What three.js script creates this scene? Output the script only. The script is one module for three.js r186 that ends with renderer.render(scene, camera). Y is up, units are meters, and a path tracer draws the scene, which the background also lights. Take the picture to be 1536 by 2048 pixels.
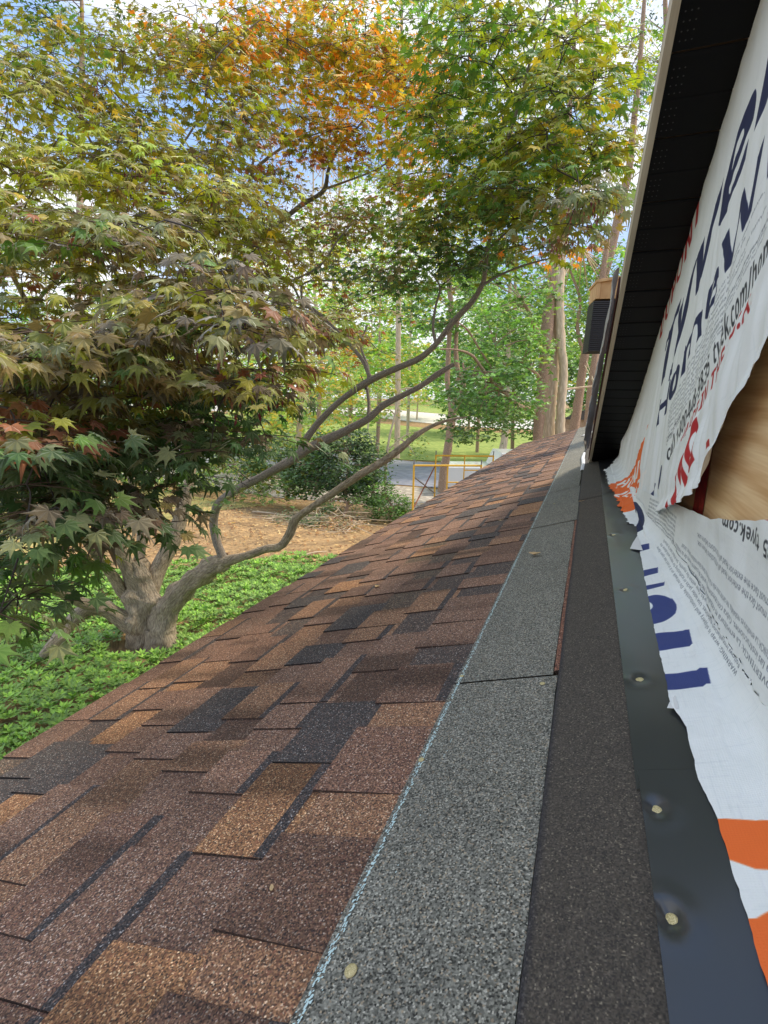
import * as THREE from 'three';
import { ImprovedNoise } from 'three/addons/math/ImprovedNoise.js';
import { RoundedBoxGeometry } from 'three/addons/geometries/RoundedBoxGeometry.js';
import { mergeGeometries } from 'three/addons/utils/BufferGeometryUtils.js';

// ---------------------------------------------------------------- camera, sky, sun, exposure
const CAM_Y = 2.6, FOCAL = 1034, RAD = Math.PI / 180;
const scene = new THREE.Scene();
const camera = new THREE.PerspectiveCamera(2 * Math.atan(1024 / FOCAL) / RAD, 0.75, 0.05, 800);
camera.position.set(0, CAM_Y, 0);
camera.rotation.order = 'YXZ';
camera.rotation.set(-12.4 * RAD, 21.2 * RAD, 1 * RAD);
camera.updateMatrixWorld();
const renderer = new THREE.WebGLRenderer();
renderer.toneMapping = THREE.LinearToneMapping;
renderer.toneMappingExposure = 1.28;
renderer.shadowMap.enabled = true;

const perlin = new ImprovedNoise();
const noise = (x, y = 0, z = 0) => perlin.noise(x, y, z);
const fbm = (x, y, z, o = 4) => { let s = 0, a = 0.5; for (let i = 0; i < o; i++) { s += a * noise(x, y, z); x *= 2.03; y *= 2.03; z *= 2.03; a *= 0.5; } return s; };
const clamp = (x, a = 0, b = 1) => Math.min(b, Math.max(a, x));
const ss = (a, b, x) => { const t = clamp((x - a) / (b - a)); return t * t * (3 - 2 * t); };
const lerp = (a, b, t) => a + (b - a) * t;
function rng(seed) { let s = seed >>> 0; return () => { s = (s + 0x6D2B79F5) >>> 0; let t = s; t = Math.imul(t ^ (t >>> 15), t | 1); t ^= t + Math.imul(t ^ (t >>> 7), t | 61); return ((t ^ (t >>> 14)) >>> 0) / 4294967296; }; }

{ // a bright sky of broken white cloud with pale blue between
  const w = 1024, h = 512, d = new Float32Array(w * h * 4);
  for (let j = 0; j < h; j++) for (let i = 0; i < w; i++) {
    const el = (j + 0.5) / h * Math.PI - Math.PI / 2, az = (i + 0.5) / w * 2 * Math.PI;
    const x = Math.cos(el) * Math.cos(az), y = Math.sin(el), z = Math.cos(el) * Math.sin(az);
    const c = ss(-0.16, 0.12, fbm(x * 2.6 + 3, y * 4.5 + 1.7, z * 2.6 + 5, 5) + 0.04);
    const up = clamp(y), k = (j * w + i) * 4;
    const hz = Math.pow(1 - up, 4);
    const b = [lerp(0.30, 0.62, hz), lerp(0.50, 0.74, hz), lerp(0.92, 0.92, hz)];
    const wt = [0.98, 1.0, 1.05];
    for (let n = 0; n < 3; n++) d[k + n] = (y < 0 ? 0.25 : lerp(b[n], wt[n], c)) * 1.0;
    d[k + 3] = 1;
  }
  const sky = new THREE.DataTexture(d, w, h, THREE.RGBAFormat, THREE.FloatType);
  sky.mapping = THREE.EquirectangularReflectionMapping; sky.magFilter = sky.minFilter = THREE.LinearFilter; sky.needsUpdate = true;
  scene.background = sky; scene.environment = sky;
}
const sun = new THREE.DirectionalLight(0xfff0d8, 3.4);
sun.position.set(26, 38, -22); sun.castShadow = true; sun.shadow.radius = 20;
sun.shadow.mapSize.set(2048, 2048);
Object.assign(sun.shadow.camera, { left: -30, right: 30, top: 30, bottom: -30, near: 1, far: 140 });
scene.add(sun); scene.add(sun.target);

// ---------------------------------------------------------------- helpers
const V = (x, y, z) => new THREE.Vector3(x, y, z);
const M4 = camera.matrixWorld;
const at = (px, py, d) => V((px - 768) / FOCAL * d, -(py - 1024) / FOCAL * d, -d).applyMatrix4(M4); // a pixel of the photograph at a depth in metres
const counts = {};
const numbered = (n) => { const k = counts[n] = (counts[n] ?? -1) + 1; return k ? `${n}_${String(k).padStart(3, '0')}` : n; };
function tag(o, label, category, group, kind) { if (label) o.userData.label = label; if (category) o.userData.category = category; if (group) o.userData.group = group; if (kind) o.userData.kind = kind; return o; }
function thing(name, label, category, pos = V(0, 0, 0), group) { const o = new THREE.Group(); o.name = numbered(name); o.position.copy(pos); scene.add(o); return tag(o, label, category, group); }
function mesh(name, geo, mat, parent = scene) { const m = new THREE.Mesh(geo, mat); m.name = parent === scene ? numbered(name) : name; m.castShadow = m.receiveShadow = true; parent.add(m); return m; }
function struct(name, geo, mat, label, category) { const m = mesh(name, geo, mat); return tag(m, label, category, null, 'structure'); }
const std = (r, g, b, rough = 0.9, extra = {}) => new THREE.MeshStandardMaterial({ color: new THREE.Color().setRGB(r, g, b), roughness: rough, side: THREE.DoubleSide, ...extra });

class Buf { // collects triangles
  constructor() { this.p = []; this.n = []; this.c = []; this.u = []; this.i = []; }
  v(p, c, uv, n) { this.p.push(p.x, p.y, p.z); if (c) this.c.push(c[0], c[1], c[2]); if (uv) this.u.push(uv[0], uv[1]); if (n) this.n.push(n.x, n.y, n.z); return this.p.length / 3 - 1; }
  tri(a, b, c) { this.i.push(a, b, c); }
  quad(a, b, c, d) { this.i.push(a, b, c, a, c, d); }
  get count() { return this.i.length / 3; }
  geo() {
    const g = new THREE.BufferGeometry();
    g.setAttribute('position', new THREE.Float32BufferAttribute(this.p, 3));
    if (this.c.length) g.setAttribute('color', new THREE.Float32BufferAttribute(this.c, 3));
    if (this.u.length) g.setAttribute('uv', new THREE.Float32BufferAttribute(this.u, 2));
    g.setIndex(this.i);
    if (this.n.length) g.setAttribute('normal', new THREE.Float32BufferAttribute(this.n, 3)); else g.computeVertexNormals();
    return g;
  }
}
// a grid surface: f(a, b) -> {p, uv, c}, a and b run over the given lists
function grid(as, bs, f) {
  const b = new Buf(), idx = [];
  for (const x of as) { const row = []; for (const y of bs) { const r = f(x, y); row.push(b.v(r.p, r.c, r.uv)); } idx.push(row); }
  for (let i = 0; i + 1 < as.length; i++) for (let j = 0; j + 1 < bs.length; j++) b.quad(idx[i][j], idx[i + 1][j], idx[i + 1][j + 1], idx[i][j + 1]);
  return b.geo();
}
const range = (a, b, n) => Array.from({ length: n + 1 }, (_, i) => a + (b - a) * i / n);
// a tapered, slightly knobbly tube; pts: [{p, r}]
function tube(buf, pts, seg = 8, sub = 4, knob = 0.12, color = null, uvScale = 1) {
  const curve = new THREE.CatmullRomCurve3(pts.map((q) => q.p), false, 'centripetal');
  const n = Math.max(1, (pts.length - 1) * sub), fr = [];
  let up = V(0, 0, 1), len = 0, last = null;
  for (let k = 0; k <= n; k++) {
    const t = k / n, P = curve.getPoint(t), T = curve.getTangent(t);
    const f = t * (pts.length - 1), i0 = Math.min(pts.length - 2, Math.floor(f)), r = lerp(pts[i0].r, pts[i0 + 1].r, f - i0);
    const side = V(0, 0, 0).crossVectors(T, up); if (side.lengthSq() < 1e-5) side.crossVectors(T, V(1, 0.3, 0)); side.normalize(); up = V(0, 0, 0).crossVectors(side, T).normalize();
    if (last) len += P.distanceTo(last); last = P;
    const row = [];
    for (let a = 0; a <= seg; a++) {
      const th = a / seg * Math.PI * 2, dir = side.clone().multiplyScalar(Math.cos(th)).addScaledVector(up, Math.sin(th));
      const kk = 1 + knob * (noise(P.x * 5 + dir.x * 1.4, P.y * 5 + dir.y * 1.4, P.z * 5 + dir.z * 1.4) * 1.6 + 0.5 * noise(P.x * 14 + dir.x * 2, P.y * 14 + dir.y * 2, P.z * 14 + dir.z * 2));
      row.push(buf.v(P.clone().addScaledVector(dir, r * kk), color, [th / 6.283 * Math.max(0.08, Math.round(r * 6.283 / 0.1) * 0.1) * uvScale, len * uvScale]));
    }
    fr.push(row);
  }
  for (let k = 0; k < n; k++) for (let a = 0; a < seg; a++) buf.quad(fr[k][a], fr[k][a + 1], fr[k + 1][a + 1], fr[k + 1][a]);
}
const tubeGeo = (pts, seg, sub, knob, color, us) => { const b = new Buf(); tube(b, pts, seg, sub, knob, color, us); return b.geo(); };
function bar(p, q, w, h, up = V(0, 1, 0)) { // a straight bar of box section
  const d = q.clone().sub(p), L = d.length(), g = new THREE.BoxGeometry(w, h, L), m = new THREE.Matrix4();
  const z = d.normalize(), x = V(0, 0, 0).crossVectors(up, z).normalize(), y = V(0, 0, 0).crossVectors(z, x);
  m.makeBasis(x, y, z).setPosition(p.clone().add(q).multiplyScalar(0.5)); g.applyMatrix4(m); return g;
}
function pipe(p, q, r, seg = 10) { const g = new THREE.CylinderGeometry(r, r, p.distanceTo(q), seg), m = new THREE.Matrix4(); const y = q.clone().sub(p).normalize(), x = V(0, 0, 0).crossVectors(y, Math.abs(y.y) > 0.9 ? V(0, 0, 1) : V(0, 1, 0)).normalize(); m.makeBasis(x, y, V(0, 0, 0).crossVectors(x, y)).setPosition(p.clone().add(q).multiplyScalar(0.5)); g.applyMatrix4(m); return g; }

// ---------------------------------------------------------------- textures
function dataTex(w, h, f, srgb) {
  const d = new Uint8Array(w * h * 4);
  for (let j = 0; j < h; j++) for (let i = 0; i < w; i++) { const c = f(i, j), k = (j * w + i) * 4; d[k] = c[0]; d[k + 1] = c[1]; d[k + 2] = c[2]; d[k + 3] = 255; }
  const t = new THREE.DataTexture(d, w, h); t.wrapS = t.wrapT = THREE.RepeatWrapping; t.magFilter = t.minFilter = THREE.LinearFilter; if (srgb) t.colorSpace = THREE.SRGBColorSpace; t.needsUpdate = true; return t;
}
// granules: every cell of a jittered grid is one stone grain with a colour of its own
function granules(seed, cells, px, pick) {
  const R = rng(seed), n = cells * cells, gx = new Float32Array(n), gy = new Float32Array(n), col = [], hi = new Float32Array(n);
  for (let k = 0; k < n; k++) { gx[k] = R(); gy[k] = R(); col.push(pick(R)); hi[k] = 0.5 + 0.5 * R(); }
  const size = px, s = cells / size, hgt = new Uint8Array(size * size), who = new Int32Array(size * size);
  for (let j = 0; j < size; j++) for (let i = 0; i < size; i++) {
    const x = i * s, y = j * s, cx = Math.floor(x), cy = Math.floor(y); let best = 9, w = 0;
    for (let b = -1; b <= 1; b++) for (let a = -1; a <= 1; a++) {
      const k = ((cy + b + cells) % cells) * cells + (cx + a + cells) % cells, dx = cx + a + gx[k] - x, dy = cy + b + gy[k] - y, q = dx * dx + dy * dy;
      if (q < best) { best = q; w = k; }
    }
    who[j * size + i] = w; hgt[j * size + i] = 255 * hi[w] * clamp(1.1 - best * 1.1);
  }
  const color = dataTex(size, size, (i, j) => { const c = col[who[j * size + i]]; return c; }, true);
  const bump = dataTex(size, size, (i, j) => { const v = hgt[j * size + i]; return [v, v, v]; });
  return { color, bump };
}
const shade = (c, k) => [clamp(c[0] * k, 0, 255), clamp(c[1] * k, 0, 255), clamp(c[2] * k, 0, 255)];
const GB = granules(11, 440, 1024, (R) => { const t = R(), k = 0.75 + 0.5 * R(); return shade(t < 0.36 ? [114, 90, 77] : t < 0.62 ? [148, 118, 95] : t < 0.74 ? [70, 60, 58] : t < 0.86 ? [168, 140, 120] : t < 0.95 ? [118, 85, 74] : [206, 192, 176], k); });
const GD = granules(12, 440, 1024, (R) => { const t = R(), k = 0.72 + 0.56 * R(); return shade(t < 0.55 ? [70, 65, 63] : t < 0.78 ? [96, 89, 84] : t < 0.9 ? [128, 104, 90] : t < 0.96 ? [42, 41, 44] : [180, 174, 166], k); });
const GG = granules(13, 440, 1024, (R) => { const t = R(), k = 0.8 + 0.4 * R(); return shade(t < 0.42 ? [138, 138, 128] : t < 0.68 ? [102, 102, 94] : t < 0.8 ? [62, 62, 57] : t < 0.93 ? [182, 180, 168] : [164, 150, 128], k); });
const GF = granules(14, 400, 512, (R) => { const t = R(), k = 0.82 + 0.3 * R(); return shade(t < 0.6 ? [82, 77, 73] : t < 0.85 ? [62, 59, 58] : t < 0.97 ? [104, 98, 92] : [140, 132, 120], k); });
const bark = (seed, fn) => dataTex(256, 512, fn, true);
const granMat = (g, bump) => new THREE.MeshStandardMaterial({ map: g.color, bumpMap: g.bump, bumpScale: bump, roughness: 0.95, vertexColors: true, side: THREE.DoubleSide });
const matBrown = granMat(GB, 0.0006), matDark = granMat(GD, 0.0006), matGrey = granMat(GG, 0.0006), matFelt = granMat(GF, 0.0003);
const GRAN_M = 0.85; // metres per granule tile
function wood(seed, base, dark, knots = 0) {
  const R = rng(seed), ks = Array.from({ length: knots }, () => [R() * 256, R() * 1024, 6 + R() * 8]);
  return dataTex(256, 1024, (i, j) => {
    let x = i + 14 * noise(j * 0.004, 3 + seed, i * 0.01), kk = 0;
    for (const [kx, ky, kr] of ks) { const d = Math.hypot(i - kx, (j - ky) * 0.6); x += 22 * Math.exp(-d * d / (kr * kr * 9)) * Math.sign(i - kx + 0.01); kk = Math.max(kk, Math.exp(-d * d / (kr * kr))); }
    const g = 0.5 + 0.5 * Math.sin(x * 0.22 + 3 * noise(x * 0.03, j * 0.001, seed)), f = noise(i * 0.5, j * 0.012, seed) * 0.25, t = clamp(0.2 + 0.4 * g + f + kk * 0.8 + 0.25 * noise(i * 0.02, j * 0.004, 9));
    return [lerp(base[0], dark[0], t), lerp(base[1], dark[1], t), lerp(base[2], dark[2], t)];
  }, true);
}
function barkTex(seed, a, b, fx = 0.05, fy = 0.02) {
  return dataTex(256, 512, (i, j) => {
    const th = i / 256 * 6.283, cx = Math.cos(th) * 41, cy = Math.sin(th) * 41, jj = Math.abs(j - 256);
    let t = 0.5 + 0.75 * fbm(cx * fx, cy * fx, jj * fy + seed, 4) + 0.35 * noise(cx * fx * 5, cy * fx * 5, jj * fy * 2);
    t = clamp(t); return [lerp(a[0], b[0], t), lerp(a[1], b[1], t), lerp(a[2], b[2], t)];
  }, true);
}
const mapMat = (map, rough = 0.9, extra = {}) => new THREE.MeshStandardMaterial({ map, roughness: rough, side: THREE.DoubleSide, ...extra });
const texRep = (t, x, y) => { const c = t.clone(); c.repeat.set(x, y); c.needsUpdate = true; return c; };
const bkMaple = barkTex(2, [104, 92, 76], [232, 212, 180], 0.07, 0.03), bkDark = barkTex(5, [92, 84, 76], [176, 164, 148], 0.06, 0.04), bkRough = barkTex(7, [120, 96, 80], [232, 200, 170], 0.12, 0.05), bkSmooth = barkTex(9, [164, 146, 120], [232, 214, 184], 0.04, 0.015);
const matMapleBark = mapMat(texRep(bkMaple, 4, 1.2), 0.85, { bumpMap: texRep(bkMaple, 4, 1.2), bumpScale: 0.02 });
const matLimb = mapMat(texRep(bkDark, 8, 3), 0.85, { bumpMap: texRep(bkDark, 8, 3), bumpScale: 0.006 });
const matLimbGrey = mapMat(texRep(barkTex(6, [70, 66, 62], [142, 136, 128], 0.06, 0.05), 8, 3), 0.85, { bumpMap: texRep(bkDark, 8, 3), bumpScale: 0.006 });
const matRough = mapMat(texRep(bkRough, 3, 1.2), 0.95, { bumpMap: texRep(bkRough, 3, 1.2), bumpScale: 0.03 });
const matSmooth = mapMat(texRep(bkSmooth, 2, 0.6), 0.9, { bumpMap: texRep(bkSmooth, 2, 0.6), bumpScale: 0.012 });

// ---------------------------------------------------------------- ground
const gy = (x, z) => -1.0 * ss(7, 19, -z) + 2.1 * ss(38, 85, -z) + 0.05 * noise(x * 0.3, z * 0.3, 2) + 0.9 * ss(9, 30, -x) * ss(3, 12, -z);
const soil = dataTex(1024, 1024, (i, j) => {
  const x = i / 1024, y = j / 1024, tw = (f, s) => { const a = x * 6.283, b = y * 6.283, r = f; return noise(Math.cos(a) * r + s, Math.sin(a) * r + Math.cos(b) * r, Math.sin(b) * r + s); };
  let t = 0.5 + 0.5 * tw(1.2, 3) + 0.35 * tw(5, 9) + 0.4 * tw(22, 4), u = clamp(0.5 + tw(9, 20) + 0.8 * tw(30, 7));
  t = clamp(t); return [lerp(112, 178, t) + 24 * u, lerp(90, 144, t) + 22 * u, lerp(62, 98, t) + 18 * u];
}, true);
const zs = [...range(6, -30, 90), ...range(-32, -110, 40), -140, -200, -320, -500], xs = [-400, -200, -120, -80, -60, ...range(-50, 12, 124), 20, 40, 80, 200, 400];
struct('ground', grid(xs, zs, (x, z) => ({ p: V(x, gy(x, z), z), uv: [x / 3, z / 3] })), mapMat(soil, 1, { bumpMap: soil, bumpScale: 0.03 }), 'brown leaf-strewn soil of the yard under the trees', 'ground');
const patch = (name, x0, x1, z0, z1, nx, nz, lift, mat, edge, label, cat) => {
  // a sheet over the ground between wavy edges, lifted a little
  const g = grid(range(0, 1, nx), range(0, 1, nz), (a, b) => {
    const z = lerp(z0, z1, b), e = edge ? edge(a, b) : [0, 0], x = lerp(x0, x1, a) + e[0], zz = z + e[1];
    return { p: V(x, gy(x, zz) + lift, zz), uv: [x / 4, zz / 4] };
  });
  return struct(name, g, mat, label, cat);
};
const tile2 = (seed, lo, hi, fr = [2, 11, 40]) => dataTex(512, 512, (i, j) => {
  const a = i / 512 * 6.283, b = j / 512 * 6.283, tw = (r, s) => noise(Math.cos(a) * r + s, Math.sin(a) * r + Math.cos(b) * r + seed, Math.sin(b) * r + s);
  const t = clamp(0.5 + 0.6 * tw(fr[0], 1) + 0.4 * tw(fr[1], 5) + 0.6 * tw(fr[2], 8)); return [lerp(lo[0], hi[0], t), lerp(lo[1], hi[1], t), lerp(lo[2], hi[2], t)];
}, true);
const lawnTex = tile2(3, [112, 138, 62], [178, 186, 104]), asphalt = tile2(5, [128, 130, 142], [162, 164, 176], [2, 20, 60]), gravel = tile2(6, [130, 120, 108], [226, 216, 200], [4, 36, 70]), concrete = tile2(7, [196, 190, 184], [226, 222, 216], [2, 9, 40]), dryLawn = tile2(8, [120, 116, 62], [182, 172, 104]);
patch('lawn', -60, 20, -29.5, -52, 60, 30, 0.03, mapMat(lawnTex, 1), (a, b) => [0, b < 0.01 ? 0.8 * noise(a * 30) : 0], 'green mown lawn beyond the driveway', 'lawn');
patch('driveway', -34, 8, -20.5, -29.0, 40, 10, 0.02, mapMat(asphalt, 0.95), null, 'grey asphalt driveway behind the scaffold', 'driveway');
patch('gravel_path', -24, 4, -14.5, -20.2, 40, 10, 0.016, mapMat(gravel, 1, { bumpMap: gravel, bumpScale: 0.02 }), (a, b) => [0, b < 0.01 ? 0.5 * noise(a * 14) : 0], 'pale gravel strip in front of the driveway', 'gravel');
patch('road', -90, 40, -56, -66, 40, 6, 0.04, mapMat(concrete, 0.9), null, 'pale concrete road beyond the lawn', 'road');
patch('lawn', -120, 60, -66.5, -120, 40, 12, 0.03, mapMat(lawnTex, 1), null, 'green verge and field on the far side of the road', 'lawn');
patch('dry_lawn', -26, -8.2, -5.2, -12, 30, 20, 0.014, mapMat(dryLawn, 1), (a, b) => [a > 0.99 ? 0.8 * noise(b * 9, 3) : 0, (b < 0.01 ? 0.4 : 0) * noise(a * 9)], 'dry yellowish lawn beyond the maple to the left', 'lawn');

// ---------------------------------------------------------------- the lower roof
const Q = 18.43 * RAD, FOOT = V(0.5 * Math.sin(Q), CAM_Y - 0.5 * Math.cos(Q), 0);
// s = metres down the slope from the point under the camera, h = height over the deck's surface
const roofP = (s, h, z) => V(FOOT.x - s * Math.cos(Q) - h * Math.sin(Q), FOOT.y - s * Math.sin(Q) + h * Math.cos(Q), z);
const Z_END = -13, Z_NEAR = 0.5, S_WALL = -0.12, H_OFF = -0.011; // the shingle tops lie near h = 0
const rp = (s, h, z) => roofP(s, h + H_OFF, z);
const roof = thing('lower_roof', 'brown architectural shingle roof sloping down from the wrapped wall', 'roof', V(0, 0, 0));
{
  const dk = std(0.2, 0.14, 0.08), b = new Buf();
  const c = [[S_WALL - 0.1, -0.02], [1.69, -0.02], [1.69, -0.16], [S_WALL - 0.1, -0.16]], i0 = c.map(([s, h]) => b.v(rp(s, h, Z_NEAR))), i1 = c.map(([s, h]) => b.v(rp(s, h, Z_END)));
  for (let k = 0; k < 4; k++) b.quad(i0[k], i0[(k + 1) % 4], i1[(k + 1) % 4], i1[k]); b.quad(...i0); b.quad(...i1);
  const g = b.geo().toNonIndexed(); g.computeVertexNormals(); mesh('roof_deck', g, dk, roof);
  mesh('drip_edge', mergeGeometries([bar(rp(1.705, -0.0165, Z_NEAR), rp(1.705, -0.0165, Z_END), 0.05, 0.004, V(-Math.sin(Q), Math.cos(Q), 0)), bar(rp(1.727, -0.05, Z_NEAR), rp(1.727, -0.05, Z_END), 0.004, 0.07, V(-Math.sin(Q), Math.cos(Q), 0))]), std(0.02, 0.02, 0.022, 0.5), roof);
}
// one flat piece of shingle: s0 -> s1 down the slope, z0 -> z1 along it, standing off at its two ends
function shinglePiece(s0, s1, z0, z1, b0, b1, t0, t1, tone, R, skew = 0, blend = 0) {
  const b = new Buf(), nz = 6, ou = R() * 7, ov = R() * 7;
  const uv = (s, z) => [z / GRAN_M + ou, s / GRAN_M + ov];
  const jz = [0, 0, 0, 0].map(() => (R() - 0.5) * 0.003);
  const P = (a, c, h) => { const z = lerp(lerp(z0 + jz[0], z0 + jz[1] + skew, c), lerp(z1 + jz[2], z1 + jz[3] - skew, c), a); return [lerp(s0, s1, c), z, h]; };
  const top = [], col = (a) => { const z = lerp(z0, z1, a), k = (1 + 0.12 * noise(z0 * 9 + a * 3, s0 * 7, 4)) * lerp(1, 0.46, blend * ss(0.12, 0.34, noise(z * 7, Math.round(s1 * 7) * 3.7, 2))); return [tone[0] * k, tone[1] * k, tone[2] * k]; };
  for (let i = 0; i <= nz; i++) { const row = []; for (let j = 0; j <= 1; j++) { const [s, z] = P(i / nz, j, 0); row.push(b.v(rp(s, j ? t1 : t0, z), col(i / nz), uv(s, z))); } top.push(row); }
  for (let i = 0; i < nz; i++) b.quad(top[i][0], top[i][1], top[i + 1][1], top[i + 1][0]);
  const dk = [0.25, 0.24, 0.24];
  const wall = (p, q) => { const [s, z, h, l] = p, [s2, z2, h2, l2] = q; const a = b.v(rp(s, h, z), dk, uv(s, z)), e = b.v(rp(s2, h2, z2), dk, uv(s2, z2)), f = b.v(rp(s2, l2, z2), dk, uv(s2, z2 + 0.01)), g = b.v(rp(s, l, z), dk, uv(s, z + 0.01)); b.quad(a, e, f, g); };
  const c00 = P(0, 0), c01 = P(0, 1), c10 = P(1, 0), c11 = P(1, 1);
  wall([c01[0], c01[1], t1, b1], [c11[0], c11[1], t1, b1]);
  wall([c00[0], c00[1], t0, b0], [c01[0], c01[1], t1, b1]);
  wall([c11[0], c11[1], t1, b1], [c10[0], c10[1], t0, b0]);
  return b.geo();
}
const TONES = [[[1.04, 0.96, 0.92], 5], [[0.82, 0.74, 0.70], 3], [[1.32, 1.14, 0.92], 3], [[0.98, 0.86, 0.81], 4], [[1.16, 1.04, 0.96], 3], [[1.52, 1.24, 0.86], 1.8]];
{
  const R = rng(71), all = [];
  const pickTone = () => { let t = R() * TONES.reduce((a, c) => a + c[1], 0); for (const [c, w] of TONES) { t -= w; if (t < 0) return c; } return TONES[0][0]; };
  const courses = [0.4, ...range(0.568, 1.711, 8)], bands = [];
  for (let k = 0; k + 1 < courses.length; k++) {
    const a = courses[k], e = courses[k + 1], up = k === 0 ? 0 : 0.02, tL0 = 0.0015, tL1 = 0.006;
    // the under layer, in lengths of a metre
    let z = Z_NEAR + R() * 0.5;
    while (z > Z_END) { const z1 = Math.max(Z_END, z - 1.0); all.push({ n: 'shingle', z, s: a, g: () => shinglePiece(a - up, e, z1 + 0.0012, z, -0.002, tL0, tL0, tL1, [0.62, 0.58, 0.6], rng(Math.round(z * 1000 + k * 77)), 0), m: R() < 0.3 ? matDark : matBrown, tone: pickTone(), a: a - up, e, z0: z1 + 0.0012, z1: z, b: [-0.003, 0.0005, tL0, tL1] }); z = z1; }
    // the saw-tooth tabs of the top layer
    z = Z_NEAR + R() * 0.3;
    while (z > Z_END) {
      const w = 0.10 + R() * 0.16, gap = R() < 0.3 ? 0.004 : 0.05 + R() * 0.14, z1 = Math.max(Z_END, z - w);
      const dark = R() < 0.15;
      all.push({ n: 'shingle_tab', s: a, z, m: dark ? matDark : matBrown, tone: dark ? [0.9, 0.9, 0.92] : pickTone(), a: k === 0 ? a : a - 0.018, e, z0: z1, z1: z, b: [tL0 - 0.001, tL1 - 0.001, tL0 + (k === 0 ? 0.0012 : 0.004), tL1 + 0.005], skew: 0.004 * R() });
      // dark granules along the top of the exposure on some tabs
      if (!dark && R() < 0.6) bands.push([a + 0.001, a + 0.024 + 0.004 * R(), z1 + 0.001, z - 0.001, tL0 + (k === 0 ? 0.0012 : 0.004), tL1 + 0.005, k === 0 ? a : a - 0.018, e]);
      z = z1 - gap;
    }
  }
  // the largest in the picture become parts, the rest one mass
  for (const o of all) { const P = rp((o.a + o.e) / 2, 0, (o.z0 + o.z1) / 2), c = P.clone().applyMatrix4(camera.matrixWorldInverse); const x = c.x / -c.z * FOCAL + 768, y = -c.y / -c.z * FOCAL + 1024; o.size = c.z < -0.1 && x > -150 && x < 1600 && y < 2250 ? 1 / (c.z * c.z) * (o.z1 - o.z0) : 0; }
  const order = all.slice().sort((p, q) => q.size - p.size), R2 = rng(5); let i = 0; const rest = { b: [], d: [] };
  for (const o of order) {
    const g = shinglePiece(o.a, o.e, o.z0, o.z1, ...o.b, o.tone, R2, o.skew ?? 0, o.m === matDark ? 0 : 1);
    if (i++ < 290 && o.size > 0) mesh(o.n, g, o.m, roof); else (o.m === matDark ? rest.d : rest.b).push(g);
  }
  tag(mesh('shingles', mergeGeometries(rest.b), matBrown, roof), null, null, null, 'stuff');
  tag(mesh('dark_shingles', mergeGeometries(rest.d), matDark, roof), null, null, null, 'stuff');
  const bg = bands.map(([s0, s1, z0, z1, h0, h1, sa, se]) => { const f = (s) => lerp(h0, h1, (s - sa) / (se - sa)) + 0.0005; return shinglePiece(s0, s1, z0, z1, f(s0) - 0.0003, f(s1) - 0.0003, f(s0), f(s1), [0.78, 0.78, 0.82], R2, 0); });
  tag(mesh('granule_band', mergeGeometries(bg), matDark, roof), null, null, null, 'stuff');
  // the grey headlap of the top course, in lengths that butt at 1.015 m and 2.52 m
  const cuts = [Z_NEAR, -1.015, -2.52, -3.6, -5.1, -6.6, -8.1, -9.6, -11.1, Z_END];
  for (let k = 0; k + 1 < cuts.length; k++) {
    const z1 = cuts[k], z0 = cuts[k + 1], far = k % 2 ? 0.006 : -0.004, lift = k === 0 ? 0.0022 : k === 1 ? 0.0006 : 0.0014, ed = new Buf();
    const n = Math.max(10, Math.round((z1 - z0) / 0.04)), rows = [];
    for (let i = 0; i <= n; i++) {
      const z = lerp(z0 + 0.009, z1, i / n), sR = 0.184 + far + 0.0018 * noise(z * 30, k) + 0.003 * noise(z * 5, k), sL = 0.4003 + 0.0006 * noise(z * 40, 3);
      const row = [];
      [[sL, -0.0005], [sL, 0.0046 + lift], [0.3, 0.0046 + lift + 0.0004 * noise(z * 3, 1)], [sR, 0.0042 + lift], [sR, -0.002]].forEach(([s, h], j) => row.push(ed.v(rp(s, h, z), j === 0 || j === 4 ? [0.2, 0.2, 0.21] : [0.87, 0.86, 0.84].map((q) => q * (1 + 0.12 * noise(z * 2, s * 5, k) + 0.12 * noise(z * 7, s * 16, k + 5))), [z / GRAN_M + k * 0.37, s / GRAN_M])));
      rows.push(row);
    }
    for (let i = 0; i < n; i++) for (let j = 0; j < 4; j++) ed.quad(rows[i][j], rows[i][j + 1], rows[i + 1][j + 1], rows[i + 1][j]);
    const g = ed.geo().toNonIndexed(); g.computeVertexNormals();
    mesh('headlap_strip', g, matGrey, roof);
  }
  // a reddish shingle showing along the edge of the second length
  mesh('shingle_edge', shinglePiece(0.176, 0.1885, -2.5, -1.03, -0.003, -0.003, 0.0068, 0.0054, [0.9, 0.66, 0.6], R2, 0.0), matBrown, roof);
  // the dark smooth strip with a rounded edge
  for (const [z1, z0, ds] of [[Z_NEAR, -3.02, 0], [-2.98, -6.3, 0.004], [-6.26, Z_END, 0.001]]) {
    const b = new Buf(), n = 60, rows = [], top = ds ? 0.0145 : 0.0125;
    for (let i = 0; i <= n; i++) {
      const z = lerp(z0, z1, i / n), e = 0.1785 + ds + 0.0016 * noise(z * 2.5, 7) + 0.0006 * noise(z * 11, 2), row = [], wob = 0.0012 * noise(z * 1.7, 5);
      for (const [s, h] of [[e - 0.001, -0.002], [e, 0.005], [e - 0.0008, top - 0.002], [e - 0.003, top], [e - 0.012, top + wob], [0.12, top + wob], [0.03, top - 0.0005]]) row.push(b.v(rp(s, h, z), s > 0.174 ? [0.5, 0.52, 0.6] : [1.0, 0.97, 0.86], [z / 0.6, s / 0.6]));
      rows.push(row);
    }
    for (let i = 0; i < n; i++) for (let j = 0; j < 6; j++) b.quad(rows[i][j], rows[i][j + 1], rows[i + 1][j + 1], rows[i + 1][j]);
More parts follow.
